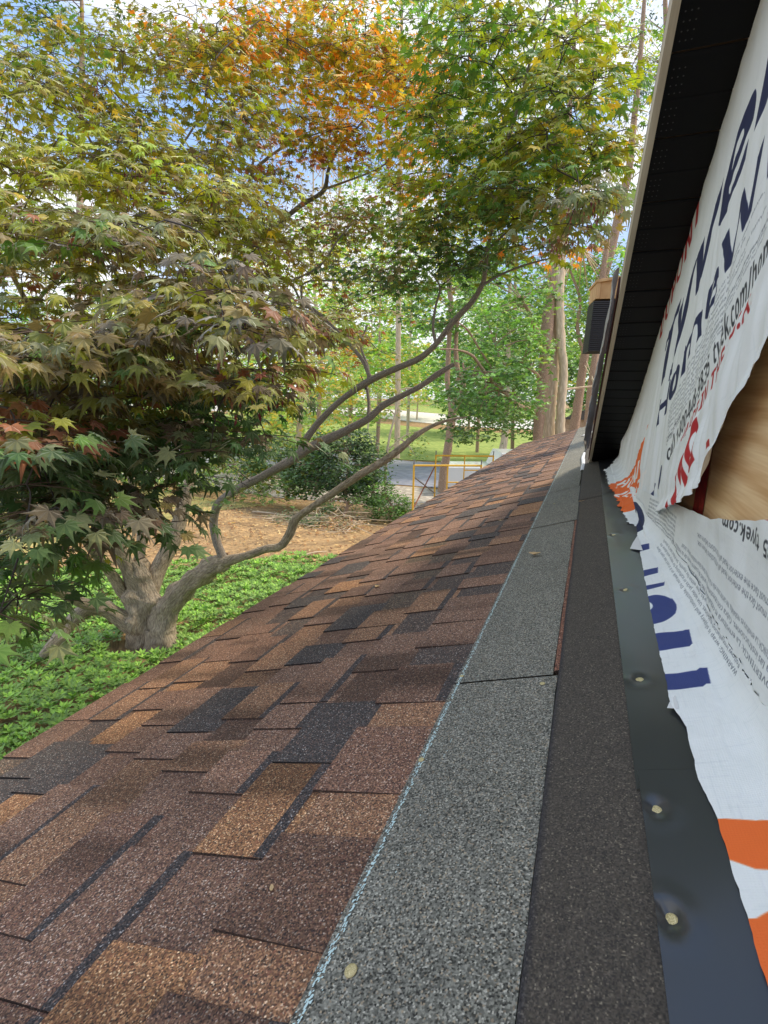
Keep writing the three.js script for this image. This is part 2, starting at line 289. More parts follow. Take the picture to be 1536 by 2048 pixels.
    mesh('roofing_strip', b.geo(), matFelt, roof);
  }
  // chalk: flecks of pale blue along a snapped line, a second fainter one beside it
  const ck = new Buf(), RC = rng(9);
  const fleck = (s, z, w, l, h) => { const c0 = RC() * 0.4, p = [[-w, -l], [w * (0.4 + c0), -l * 0.6], [w, l], [-w * 0.6, l * 0.8]].map(([x, y]) => ck.v(rp(s + x, h, z + y))); ck.quad(...p); };
  for (let z = Z_NEAR; z > -9; z -= 0.0032 + 0.0006 * -z) {
    const dens = 0.5 + 0.5 * noise(z * 3, 8);
    for (let k = 0; k < 4; k++) if (RC() < 0.30 + 0.4 * dens) fleck(0.3905 + (RC() + RC() - 1) * 0.0046, z + (RC() - 0.5) * 0.004, 0.0007 + RC() * 0.0009, 0.001 + RC() * 0.0018, 0.0076 + RC() * 0.0003);
    if (RC() < 0.5 * dens) fleck(0.3925 + (RC() + RC() - 1) * 0.014, z, 0.0006 + RC() * 0.0005, 0.0008, 0.0085);
    if (RC() < 0.5 * (noise(z * 4, 3) + 0.15)) fleck(0.352 + (RC() - 0.5) * 0.004, z, 0.0005 + RC() * 0.0005, 0.0009 + RC() * 0.001, 0.0086);
  }
  tag(mesh('chalk_line', ck.geo(), std(0.62, 0.80, 0.79, 1), roof), 'pale blue snapped chalk line', null, null, 'stuff');
}
// roofing nails with broad galvanised heads; on the roof and in the metal
const matNail = std(0.62, 0.55, 0.34, 0.42, { metalness: 0.15 });
const nailTex = tile2(21, [156, 142, 92], [240, 226, 176], [3, 10, 30]);
matNail.map = nailTex; matNail.color.setRGB(1, 1, 1);
const nailGeo = new THREE.LatheGeometry([[0, 0.0016], [0.0035, 0.0015], [0.0048, 0.0011], [0.0053, 0.0004], [0.005, 0], [0.0017, -0.0004], [0.0016, -0.006], [0.0001, -0.012]].map(([x, y]) => new THREE.Vector2(x, y)), 20);
function nail(parent, s, h, z, tilt = 0, az = 0, k = 1.1) { const m = mesh('roofing_nail', nailGeo, matNail, parent); m.position.copy(rp(s, h, z)); m.rotation.set(tilt * Math.cos(az), az, Q + tilt * Math.sin(az), 'ZYX'); m.scale.setScalar(k); return m; }
for (const [s, z, k] of [[0.357, -0.39, 1.4], [0.392, -0.745, 1.0], [0.207, -0.975, 1.0], [0.39, -1.04, 0.9], [0.32, -3.1, 1]]) nail(roof, s, 0.0075, z, 0.08, z * 9, k);

// ---------------------------------------------------------------- black metal flashing, in lengths
const matMetal = new THREE.MeshPhysicalMaterial({ color: new THREE.Color().setRGB(0.026, 0.028, 0.03), roughness: 0.36, metalness: 0.0, clearcoat: 0.75, clearcoatRoughness: 0.2, side: THREE.DoubleSide });
const matMetalEdge = std(0.35, 0.36, 0.36, 0.4, { metalness: 0.5 });
function flashing(label, z1, z0, sL, lift, nails, over) {
  const t = thing('metal_flashing', label, 'flashing', V(0, 0, 0), 'black metal flashing lengths along the wall');
  const n = Math.round((z1 - z0) / 0.012), ss_ = [...range(sL, -0.08, 26), -0.095, -0.105, -0.112, -0.1165, -0.1175];
  const H = (s, z) => {
    let h = 0.0148 + lift + 0.0016 * noise(z * 2.2, s * 6, 3) + 0.0009 * noise(z * 7, s * 16, 8) + 0.004 * ss(0.02, -0.09, s);
    for (const [ns, nz, dep] of nails) { const d = Math.hypot(s - ns, (z - nz)); h -= dep * Math.exp(-d * d / (0.0085 * 0.0085)) - 0.16 * dep * Math.exp(-((d - 0.022) ** 2) / (0.009 * 0.009)) ; h += 0.5 * dep * Math.exp(-(((s - ns - 0.016) / 0.014) ** 2) - ((z - nz) / 0.005) ** 2); }
    return h;
  };
  const edge = (z) => sL + 0.0008 * noise(z * 5, 9);
  const g = grid(range(z0, z1, n), ss_, (z, s) => {
    const s2 = s === sL ? edge(z) : s;
    return { p: rp(s2, H(s2, z), z), uv: [z, s] };
  });
  mesh('flashing_sheet', g, matMetal, t);
  // the leg bent up the wall, and the bright cut edge
  mesh('flashing_leg', grid(range(z0, z1, 8), range(0, 0.08, 2), (z, y) => ({ p: rp(-0.1175, H(-0.1175, z), z).add(V(0, y, 0)) })), matMetal, t);
  mesh('cut_edge', grid(range(z0, z1, n), [0, 1], (z, k) => ({ p: rp(edge(z) + 0.0002, H(edge(z), z) - k * 0.0011, z) })), matMetalEdge, t);
  if (over) mesh('end_edge', grid(range(sL, -0.1175, 20), [0, 1], (s, k) => ({ p: rp(s, H(s, z0) - k * 0.0016, z0 - 0.0002) })), std(0.02, 0.02, 0.02, 0.5), t);
  for (const [ns, nz, , tilt, az, k] of nails) nail(t, ns, H(ns, nz) + 0.0002, nz, tilt, az, k ?? 1.1);
  return t;
}
flashing('near length of black metal flashing with two brass nails, lapped on top', Z_NEAR, -0.694, 0.0535, 0.0024, [[0.039, -0.625, 0.006, 0.12, 1, 1.6], [0.043, -0.476, 0.008, 0.3, 2.2, 1.75]], true);
flashing('middle length of black metal flashing running under the torn wrap', -0.66, -3.05, 0.058, 0, [[0.033, -0.948, 0.004, 0.2, 1, 1.5], [0.03, -1.43, 0.003, 0.25, 2, 1.4], [0.035, -2.05, 0.003, 0.3, 0, 1.4]], false);
flashing('far length of black metal flashing below the end of the soffit', -3.02, -8.0, 0.056, 0.0016, [[0.03, -3.4, 0.003, 0.2, 1, 1], [0.025, -3.62, 0.003, 0.2, 1, 1]], false);

// ---------------------------------------------------------------- the wall behind the wrap
const WX = 0.27, PR = 23.2 * RAD, cp = Math.cos(PR), sp = Math.sin(PR);
const WALL_Y0 = CAM_Y - 0.437; // where the roof meets the wall
const wz = (u, v) => u * cp - v * sp, wy = (u, v) => CAM_Y + u * sp + v * cp; // along and across the rake
const yTop = (z) => CAM_Y + (1.435 + z * sp) / cp; // the soffit's line on the wall at z (v = 1.435)
const plyTex = wood(4, [255, 226, 178], [204, 154, 100], 4), pineTex = wood(8, [214, 178, 128], [176, 132, 84], 3);
const wallT = thing('sheathed_wall', 'bare wooden gable wall with a red painted edge under the torn wrap', 'wall', V(0, 0, 0));
{
  const slab = (z0, z1, yb0, x0, x1, mat, name) => {
    const sh = new THREE.Shape(); sh.moveTo(z0, yb0); sh.lineTo(z1, yb0); sh.lineTo(z1, yTop(z1) + 0.1); sh.lineTo(z0, yTop(z0) + 0.1);
    const g = new THREE.ExtrudeGeometry(sh, { depth: x1 - x0, bevelEnabled: false }); g.rotateY(-Math.PI / 2); g.translate(x1, 0, 0);
    const p = g.attributes.position, uv = g.attributes.uv; for (let i = 0; i < p.count; i++) uv.setXY(i, (p.getY(i) + p.getX(i)) / 0.5, p.getZ(i) / 1.4);
    return mesh(name, g, mat, wallT);
  };
  // sheathing boards; the far one's edge is painted red
  slab(-1.412, Z_NEAR + 0.3, WALL_Y0 - 0.06, WX + 0.006, WX + 0.026, mapMat(plyTex, 0.75), 'sheathing_board');
  slab(-4.4, -1.416, WALL_Y0 - 0.06, WX + 0.006, WX + 0.026, mapMat(pineTex, 0.75), 'sheathing_board');
  const red = tile2(31, [120, 18, 14], [186, 44, 30], [3, 12, 30]);
  const rg = grid(range(-1.53, -1.41, 2), range(WALL_Y0 - 0.02, CAM_Y + 0.25, 8), (z, y) => ({ p: V(WX + 0.004, y, z), uv: [z * 3, y * 3] }));
  mesh('red_paint', rg, mapMat(red, 0.8), wallT);
  mesh('wall_core', new THREE.BoxGeometry(0.09, 4.4, 6).translate(WX + 0.1, WALL_Y0 - 2.2 + 0.3, -1.6), std(0.2, 0.15, 0.1), wallT);
}
// ---------------------------------------------------------------- printed house wrap
const NAVY = '#1b2550', RED = '#b3262b', INK = '#33363c', ORANGE = '#f2702a', CLOTH = '#eef2ef';
function clothBase(ctx, w, h, seed) {
  ctx.fillStyle = CLOTH; ctx.fillRect(0, 0, w, h);
  const R = rng(seed);
  for (let k = 0; k < 16000; k++) { ctx.globalAlpha = 0.05 + R() * 0.07; ctx.fillStyle = R() < 0.5 ? '#ffffff' : '#a9b4b8'; if (R() < 0.5) ctx.fillRect(R() * w, R() * h, 4 + R() * 26, 1); else ctx.fillRect(R() * w, R() * h, 1, 4 + R() * 22); }
  ctx.globalAlpha = 1;
}
function canvasTex(c) { const t = new THREE.CanvasTexture(c); t.colorSpace = THREE.SRGBColorSpace; t.magFilter = t.minFilter = THREE.LinearFilter; return t; }
// text fitted to a length and a cap height, metres, in a canvas whose unit is metres with y up
function fit(ctx, text, x, y, len, cap, ang, font, color, alpha = 1) {
  ctx.save(); ctx.translate(x, y); ctx.rotate(ang); ctx.scale(1, -1); ctx.font = font; ctx.fillStyle = color; ctx.globalAlpha = alpha;
  const m = ctx.measureText(text).width; ctx.scale(len / m, cap / 72); ctx.fillText(text, 0, 0); if (cap > 0.09) { ctx.strokeStyle = color; ctx.lineWidth = 1.2; ctx.strokeText(text, 0, 0); } ctx.restore();
}
const BOLD = 'bold 100px sans-serif', BI = 'italic bold 100px sans-serif', REG = '100px sans-serif';
const FINE = ['WARNING: wrap is slippery and combustible. Do not walk on it or use it near open flame.', 'Follow installation guidelines. Use ladder jacks or scaffolding for exterior work above the', 'first floor. Keep away from sparks. Cover within four months. See product label for details', 'ADVERTENCIA: La envoltura es resbaladiza. No camine sobre ella ni la use cerca de llamas.', 'Siga las instrucciones. Cubra con revestimiento antes de cuatro meses de su instalacion.'];
const UW = 4, VH = 2, PXU = 512, U0 = -4.6, V0 = -0.5;
const upperTex = (() => {
  const c = document.createElement('canvas'); c.width = UW * PXU; c.height = VH * PXU; const x = c.getContext('2d');
  clothBase(x, c.width, c.height, 3);
  x.setTransform(PXU, 0, 0, -PXU, -U0 * PXU, (VH + V0) * PXU); // metres, v up
  fit(x, 'DUPONT', -2.45, 1.352, 0.80, 0.095, 0, BOLD, RED);
  fit(x, 'Tyvek', -2.25, 0.985, 1.46, 0.205, 0.055, BI, NAVY);
  fit(x, 'HomeWrap', -2.11, 0.788, 1.62, 0.12, 0.045, BOLD, NAVY);
  fit(x, 'call 1-800-448-9835', -1.80, 0.572, 0.53, 0.052, 0.1, BOLD, INK);
  fit(x, 'tyvek.com/homewrap', -1.25, 0.628, 0.50, 0.058, 0.05, BOLD, INK);
  fit(x, 'MADE IN THE U.S.A.', -1.56, 0.545, 0.60, 0.042, 0.09, BI, RED);
  for (let k = 0; k < 7; k++) fit(x, FINE[k % 5], -1.86 + k * 0.006, 0.765 - k * 0.014, 0.9 - 0.1 * (k % 3), 0.0075, 0.06, REG, '#5c6268', 0.9);
  for (let k = 0; k < 3; k++) fit(x, FINE[(k + 2) % 5] + FINE[k], -1.84, 0.66 - k * 0.011, 1.1, 0.007, 0.085, REG, '#5c6268', 0.9);
  fit(x, 'www.tyvek.com', -1.83, 0.645, 0.2, 0.014, 0.1, REG, INK);
  // big red letters on the strip below, read downwards
  const letters = [['D', -1.352, 0.555, -1.342, 0.497], ['U', -1.37, 0.489, -1.45, 0.455], ['P', -1.486, 0.455, -1.494, 0.40], ['O', -1.56, 0.40, -1.646, 0.385]];
  fit(x, 'DUPO', -1.345, 0.552, 0.37, 0.15, Math.atan2(-0.159, -0.289), BOLD, '#b8262c');
  x.fillStyle = RED; x.fillRect(-1.185, 0.407, 0.025, 0.015);
  // an orange panel with white stencil letters, drawn in (z, y) and turned to the rake
  x.save(); x.rotate(-PR);
  x.fillStyle = ORANGE; x.beginPath(); [[-2.56, -0.09], [-2.62, -0.20], [-2.50, -0.33], [-2.36, -0.47], [-2.38, -0.57], [-3.05, -0.60], [-3.30, -0.55], [-3.02, -0.36], [-2.82, -0.24], [-2.68, -0.16]].forEach(([a, b], k) => (k ? x.lineTo(a, b) : x.moveTo(a, b))); x.closePath(); x.fill();
  fit(x, 'THE', -3.02, -0.44, 0.24, 0.03, 0.55, BOLD, '#f6f4ee'); fit(x, 'HOME', -3.12, -0.545, 0.62, 0.085, 0.42, BI, '#f6f4ee'); fit(x, 'DEPOT', -2.85, -0.565, 0.52, 0.08, 0.42, BI, '#f6f4ee');
  x.fillStyle = NAVY; x.globalAlpha = 0.85; x.beginPath(); x.ellipse(-2.0, -0.25, 0.05, 0.02, 1.1, 0, 7); x.fill(); x.beginPath(); x.ellipse(-2.13, -0.36, 0.10, 0.018, 0.9, 0, 7); x.fill();
  x.restore();
  return canvasTex(c);
})();
const matUpper = new THREE.MeshPhysicalMaterial({ map: upperTex, roughness: 0.75, sheen: 0.2, side: THREE.DoubleSide });
const interp = (pts, x) => { if (x <= pts[0][0]) return pts[0][1]; for (let i = 0; i + 1 < pts.length; i++) if (x <= pts[i + 1][0]) { const t = (x - pts[i][0]) / (pts[i + 1][0] - pts[i][0]); return lerp(pts[i][1], pts[i + 1][1], t); } return pts[pts.length - 1][1]; };
{
  const wrap = thing('house_wrap', 'large printed white wrap hanging creased below the black soffit', 'house wrap', V(0, 0, 0), null);
  // how far the sheet reaches: down the wall, then out over the flashing (arc length below the foot of the wall is negative)
  const endQ = [[-4.6, -0.03], [-4.25, -0.06], [-4.0, -0.13], [-3.6, -0.125], [-3.3, -0.13], [-2.9, -0.105], [-2.5, -0.10], [-2.2, -0.085], [-2.1, -0.07], [-1.95, 0.06], [-1.8, 0.105], [-1.62, 0.15], [-1.4, 0.205], [-1.21, 0.28], [-1.12, 0.395], [-1.03, 0.465], [-0.96, 0.51], [-0.8, 0.62], [-0.3, 0.9], [0.4, 1.2]];
  const crease = [[-4.6, -1], [-1.95, -0.1], [-1.8, 0.28], [-1.52, 0.384], [-1.3, 0.467], [-1.214, 0.575], [-1.05, 0.69], [-0.8, 0.82], [0.4, 1.5]];
  const z_ = [...range(-4.5, -2.2, 160), ...range(-2.19, -0.9, 160), ...range(-0.88, 0.4, 30)];
  const ts = range(0, 1, 120);
  const g = grid(z_, ts, (z, t) => {
    const top = yTop(z) + 0.02 - WALL_Y0, jag = z < -2.1 ? 0.02 * noise(z * 13, 4) + 0.012 * noise(z * 47, 2) : 0.004 * noise(z * 30, 2);
    const e = interp(endQ, z) + jag, q = lerp(top, e, Math.pow(t, 0.8)); // q: arc length above the foot
    const u = z * cp + (WALL_Y0 - CAM_Y + q) * sp, v = -z * sp + (WALL_Y0 - CAM_Y + q) * cp;
    // folds that hang from the soffit, deeper below
    const low = ss(top * 0.98, 0.15, q), fz = z + 0.16 * q;
    let off = 0.004 + low * (0.020 * Math.abs(noise(fz * 11, q * 0.7, 2)) + 0.012 * noise(fz * 5, q * 0.9, 7) + 0.009 * Math.abs(noise(fz * 26, q * 1.4, 5))) + 0.003 * noise(z * 14, q * 9, 3) + 0.012 * low;
    const far = ss(-1.9, -2.4, z); off += far * 0.018 * ss(0.5, 0.02, q);
    const cr = interp(crease, z); if (z > -2.0) { const dn = ss(0.03, -0.14, q - cr); off += 0.007 * Math.exp(-(((q - cr + 0.005) / 0.02) ** 2)) * ss(-2, -1.75, z) + 0.014 * dn * (0.8 + 0.9 * noise(z * 6, q * 5, 3)) + 0.012 * ss(0.05, 0.0, q - e) * dn; }
    off = lerp(off, 0.02, z > -1.95 ? 0.75 * Math.exp(-(((q - cr - 0.06) / 0.06) ** 2)) : 0); off = Math.max(off, 0.002);
    // round the foot and out along the slope
    const rad = 0.11 * far + 0.01; let p;
    const th0 = Math.PI / 2 - Q, L = rad * th0, tl = rad * Math.tan(th0 / 2);
    if (q > L - tl || far < 0.02) p = V(WX - off, WALL_Y0 + q, z);
    else {
      const a = clamp((L - tl - q) / L), th = a * th0, cx = WX - rad, cy = WALL_Y0 + (L - tl);
      p = V(cx + (rad - off) * Math.cos(th), cy - (rad - off) * Math.sin(th) + 0.0, z);
      const over = (L - tl - q) - L; if (over > 0) { const s0 = roofS(p); const hh = 0.019 + Math.max(0, 0.012 * noise(z * 9, over * 12, 3) + 0.006 * noise(z * 25, over * 25, 6)) + 0.02 * ss(0.03, 0.1, over) * Math.max(0, noise(z * 7, 11)); p = rp(s0 + over, hh, z); }
    }
    return { p, uv: [(u - U0) / UW, (v - V0) / VH] };
  });
  mesh('wrap_sheet', g, matUpper, wrap);
}
function roofS(p) { return (FOOT.x - p.x) * Math.cos(Q) + (FOOT.y - p.y) * Math.sin(Q); }
const LZ0 = -3.0, LL = 3.4, LQ0 = -0.2, LH = 0.85, LPX = 600;
const lowerTex = (() => {
  const c = document.createElement('canvas'); c.width = LL * LPX; c.height = LH * LPX; const x = c.getContext('2d');
  clothBase(x, c.width, c.height, 8);
  x.setTransform(LPX, 0, 0, -LPX, -LZ0 * LPX, (LH + LQ0) * LPX);
  const blk = (pts, col = '#35437e') => { x.fillStyle = col; x.beginPath(); pts.forEach(([a, b], k) => (k ? x.lineTo(a, b) : x.moveTo(a, b))); x.closePath(); x.fill(); };
  const bar = (za, zb, tip) => blk([[za, -0.19], [zb, -0.19], [zb - 0.005, tip], [za + 0.012, tip + 0.006]]);
  bar(-0.955, -0.885, -0.045); bar(-1.125, -1.035, -0.048); bar(-1.43, -1.385, -0.058); bar(-1.56, -1.49, -0.06); bar(-1.82, -1.74, -0.058);
  x.fillStyle = '#35437e'; x.beginPath(); x.ellipse(-1.255, -0.105, 0.085, 0.058, 0, 0, 7); x.fill(); x.fillStyle = CLOTH; x.beginPath(); x.ellipse(-1.275, -0.125, 0.042, 0.03, 0, 0, 7); x.fill();
  x.strokeStyle = NAVY; x.lineWidth = 0.045; x.beginPath(); x.ellipse(-2.2, -0.10, 0.22, 0.07, 0, 0.1, 3.05); x.stroke();
  blk([[-0.60, -0.2], [-0.60, -0.088], [-0.585, 0.0], [-0.52, 0.0], [-0.53, -0.075], [-0.546, -0.1]], ORANGE); blk([[-0.475, -0.2], [-0.475, -0.088], [-0.492, -0.06], [-0.47, 0.02], [-0.3, 0.02], [-0.3, -0.2]], ORANGE);
  // small print, upside down
  const line = (t, z, q, len, cap, col = '#4a4f58', f = REG, a = 1) => fit(x, t, z, q, -len, -cap, 0.0, f, col, a);
  const tilt = 0.045;
  const fine = (t, z, q, len, cap) => { x.save(); x.translate(z, q); x.rotate(Math.PI + tilt); fit(x, t, 0, 0, len, cap, 0, REG, '#3c4350', 0.95); x.restore(); };
  for (let k = 0; k < 3; k++) fine(FINE[k], -0.88, 0.012 + k * 0.017, 0.86, 0.0095);
  for (let k = 0; k < 3; k++) fine(FINE[3 + (k % 2)] + (k === 2 ? FINE[1].slice(0, 40) : ''), -0.74, 0.082 + k * 0.017, 0.95 - 0.1 * k, 0.0095);
  for (let k = 0; k < 2; k++) fine('ATTENTION: This side must face the exterior. Read all instructions before use.', -0.62, 0.165 + k * 0.018, 0.7, 0.011);
  for (let k = 0; k < 8; k++) fine(FINE[k % 5], -1.62, 0.035 + k * 0.013, 0.42, 0.008);
  x.save(); x.translate(-0.58, 0.262); x.rotate(Math.PI + tilt); fit(x, '1-800-448-9835  tyvek.com', 0, 0, 0.52, 0.026, 0, BOLD, INK); x.restore();
  x.save(); x.translate(-0.55, 0.32); x.rotate(Math.PI + tilt); fit(x, 'MADE IN THE U.S.A.', 0, 0, 0.5, 0.03, 0, BOLD, RED); x.restore();
  return canvasTex(c);
})();
{
  const low = thing('house_wrap', 'lower white wrap sheet with a torn edge lying over the black flashing', 'house wrap', V(0, 0, 0), null);
  const edgeS = [[-2.75, -0.09], [-2.6, -0.086], [-2.45, -0.075], [-2.15, -0.054], [-1.78, -0.036], [-1.34, -0.021], [-1.1, -0.014], [-0.9, -0.011], [-0.85, -0.008], [-0.78, -0.021], [-0.68, -0.017], [-0.6, -0.025], [-0.43, -0.025], [0.3, -0.03]];
  const topQ = [[-2.75, 0.0], [-2.6, 0.05], [-2.4, 0.085], [-1.9, 0.13], [-1.84, 0.135], [-1.4, 0.185], [-1.22, 0.205], [-0.935, 0.262], [-0.6, 0.34], [0.3, 0.5]];
  const tex = lowerTex, wv = dataTex(128, 128, (i, j) => { const v = 128 + 60 * Math.sin(i * 0.7854) * 0.5 + 60 * Math.sin(j * 0.7854) * 0.5 + 70 * noise(i * 0.3, j * 0.3, 3); return [v, v, v]; });
  wv.repeat.set(LL / 0.05, LH / 0.05);
  const mat = new THREE.MeshPhysicalMaterial({ map: tex, roughness: 0.7, sheen: 0.2, bumpMap: wv, bumpScale: 0.0004, side: THREE.DoubleSide });
  const g = grid([...range(-2.75, -0.3, 260), ...range(-0.28, 0.3, 16)], range(0, 1, 60), (z, t) => {
    const e = interp(edgeS, z) + 0.0022 * noise(z * 22, 5) + 0.0014 * noise(z * 70, 8), eq = -(e - S_WALL), tq = interp(topQ, z) + 0.003 * noise(z * 11, 4);
    const q = lerp(eq, tq, t), rad = 0.075, th0 = Math.PI / 2 - Q, L = rad * th0, tl = rad * Math.tan(th0 / 2);
    const wr = 0.009 * noise(z * 4.5, q * 7, 9) + 0.004 * noise(z * 13, q * 15, 2) + 0.0012 * noise(z * 40, q * 40, 2), far = ss(-1.7, -2.2, z);
    const off = 0.016 + Math.max(-0.012, wr) + 0.03 * far + 0.01 * ss(0.1, 0, tq - q) * Math.max(0, noise(z * 6, 1));
    let p;
    if (q > L - tl) p = V(WX - off, WALL_Y0 + q, z);
    else {
      const a = clamp((L - tl - q) / L), th = a * th0, cx = WX - rad, cy = WALL_Y0 + (L - tl) + 0.014;
      p = V(cx + (rad - off) * Math.cos(th), cy - 0.014 * (1 - a) * 0 - (rad - off) * Math.sin(th), z);
      const over = (L - tl - q) - L; if (over > 0) p = rp(roofS(p) + over * 1.0, 0.0225 + 0.003 * ss(-0.9, -0.7, z) + Math.max(0, wr) * 0.8 + 0.012 * far - 0.003 * ss(0, 0.05, over), z);
    }
    return { p, uv: [(z - LZ0) / LL, (q - LQ0) / LH] };
  });
  mesh('wrap_sheet', g, mat, low);
  // two torn white tongues at the edge
  const torn = (z, s, l, w) => { const b = new Buf(); const P = [rp(s - 0.004, 0.026, z - w), rp(s - 0.004, 0.026, z + w), rp(s + l, 0.020, z + 0.3 * w), rp(s + l * 0.55, 0.0225, z - w * 0.3)]; const i = P.map((p) => b.v(p)); b.tri(i[0], i[1], i[3]); b.tri(i[1], i[2], i[3]); mesh('torn_tongue', b.geo(), std(0.72, 0.73, 0.72, 0.8), low); };
  torn(-1.83, -0.037, 0.03, 0.1); torn(-0.845, -0.012, 0.012, 0.02);
}

// ---------------------------------------------------------------- the upper roof's overhang with its black soffit
const over = thing('roof_overhang', 'raking roof overhang with black vented soffit above the wrap', 'roof overhang', V(0, 0, 0));
{
  const fx = (z) => interp([[-4.86, 0.047], [-4.1, 0.06], [-3, 0.08], [-2, 0.097], [-1.06, 0.112], [0.6, 0.14]], z); // inner face of the rake board
  const yS = (z) => yTop(z) - 0.008; // soffit underside
  // fit of the outer edge: it hangs a little lower towards the near end
  const N = 24, dz = 0.225, z0 = -4.80;
  const matSof = new THREE.MeshPhysicalMaterial({ color: new THREE.Color().setRGB(0.0028, 0.003, 0.0035), roughness: 0.55, specularIntensity: 0.35, side: THREE.DoubleSide }), matHole = std(0.06, 0.06, 0.06, 0.9);
  for (let k = 0; k < N; k++) {
    const a = z0 + k * dz, b = a + dz - 0.004, bf = new Buf();
    const prof = [[0, 0.006], [0.012, 0.006], [0.02, 0], [0.48, 0], [0.49, 0.004], [0.51, 0.004], [0.52, 0], [0.97, 0], [0.985, 0.004], [1, 0.004]];
    const row = prof.map(([t, up]) => { const z = lerp(a, b, t); return [fx(z), WX + 0.02].map((x) => bf.v(V(x, yS(z) + up, z))); });
    for (let i = 0; i + 1 < prof.length; i++) bf.quad(row[i][0], row[i][1], row[i + 1][1], row[i + 1][0]);
    const gg = bf.geo().toNonIndexed(); gg.computeVertexNormals();
    const pan = mesh('soffit_panel', gg, matSof, over);
    // vent holes in rows near the rake board
    const hb = new Buf();
    for (let r = 0; r < 3; r++) for (let h = 0; h < 9; h++) { const z = lerp(a, b, 0.12 + h * 0.092), x = fx(z) + 0.014 + r * 0.013, y = yS(z) - 0.0006, q = 0.0021; if (h === 4) continue; const ii = [0, 1, 2, 3, 4, 5].map((n) => hb.v(V(x + q * Math.cos(n * 1.047), y + q * Math.sin(n * 1.047) * Math.tan(PR), z + q * Math.sin(n * 1.047)))); for (let n = 1; n < 5; n++) hb.tri(ii[0], ii[n], ii[n + 1]); }
    tag(mesh('vent_holes', hb.geo(), matHole, pan), null, null, null, 'stuff');
  }
  const rakeTex = wood(12, [228, 218, 196], [178, 166, 144], 2);
  const pl = mapMat(texRep(rakeTex, 0.25, 1), 0.8);
  const strip = (xa, xb, ya, yb, za, zb, mat, name, n = 12) => { // a rake-parallel board between offsets from the board's inner face and the soffit
    const bf = new Buf(), rows = range(za, zb, n).map((z) => [[xa, ya], [xb, ya], [xb, yb], [xa, yb]].map(([x, y], k) => bf.v(V(fx(z) + x, yS(z) + y + 0.0015 * noise(z * 9, k, x * 30), z), null, [(k % 2 ? 0.15 : 0), z / 1.4])));
    for (let i = 0; i < n; i++) for (let k = 0; k < 4; k++) bf.quad(rows[i][k], rows[i][(k + 1) % 4], rows[i + 1][(k + 1) % 4], rows[i + 1][k]);
    bf.quad(...rows[0]); bf.quad(...rows[n]); const g = bf.geo().toNonIndexed(); g.computeVertexNormals(); return mesh(name, g, mat, over);
  };
  strip(-0.019, -0.0005, -0.012, 0.078, -4.82, 0.6, pl, 'rake_board', 24);
  strip(-0.026, -0.0195, 0.02, 0.09, -4.82, -2.6, std(0.09, 0.02, 0.022, 0.6), 'drip_edge', 20);
  strip(0.001, 7.5, 0.012, 0.072, -4.80, 0.6, std(0.16, 0.11, 0.07), 'roof_deck', 6);
  strip(-0.019, 7.5, 0.0785, 0.088, -4.83, 0.6, matDark, 'roof_covering', 6);
  // a grey strip of underlayment hanging over the rake
  const felt = grid(range(-4.75, -2.55, 60), range(0, 1, 8), (z, t) => {
    const w = interp([[-4.75, 0.012], [-4.45, 0.03], [-4.3, 0.055], [-4.2, 0.05], [-3.4, 0.04], [-2.9, 0.02], [-2.7, 0.014], [-2.55, 0.014]], z) + 0.004 * noise(z * 16, 2);
    return { p: V(fx(z) - 0.03 - w * t - 0.012 * Math.sin(t * 3) + 0.006 * noise(z * 6, t * 2), yS(z) + 0.095 - 0.10 * t * t + 0.01 * noise(z * 4, t), z) };
  });
  tag(mesh('underlayment', felt, std(0.5, 0.5, 0.5, 0.95), over), 'grey underlayment strip hanging over the rake');
}
// white backing strips left on the roof by the overhang
{
  const wm = std(0.8, 0.81, 0.83, 0.5);
  const strip = (label, pts) => { const o = mesh('backing_strip', grid(range(0, 1, 10), [0, 0.5, 1], (a, b) => { const f = a * (pts.length - 1), i = Math.min(pts.length - 2, Math.floor(f)), [s, z, w] = pts[i].map((q, k) => lerp(q, pts[i + 1][k], f - i)); return { p: rp(s + (b - 0.5) * w, 0.016 + 0.006 * (b === 0.5) + 0.006 * noise(a * 9, b * 3, z), z + 0.02 * noise(a * 20, b)) }; }), wm); tag(o, label, 'backing strip'); };
  strip('crumpled white backing strip beside the lower end of the rake board', [[0.185, -4.35, 0.025], [0.18, -4.9, 0.03], [0.19, -5.4, 0.03], [0.185, -5.9, 0.025]]);
  strip('short white backing strip farther up the roof near the grey underlayment', [[0.26, -9.2, 0.08], [0.18, -9.5, 0.10], [0.1, -9.7, 0.08]]);
}
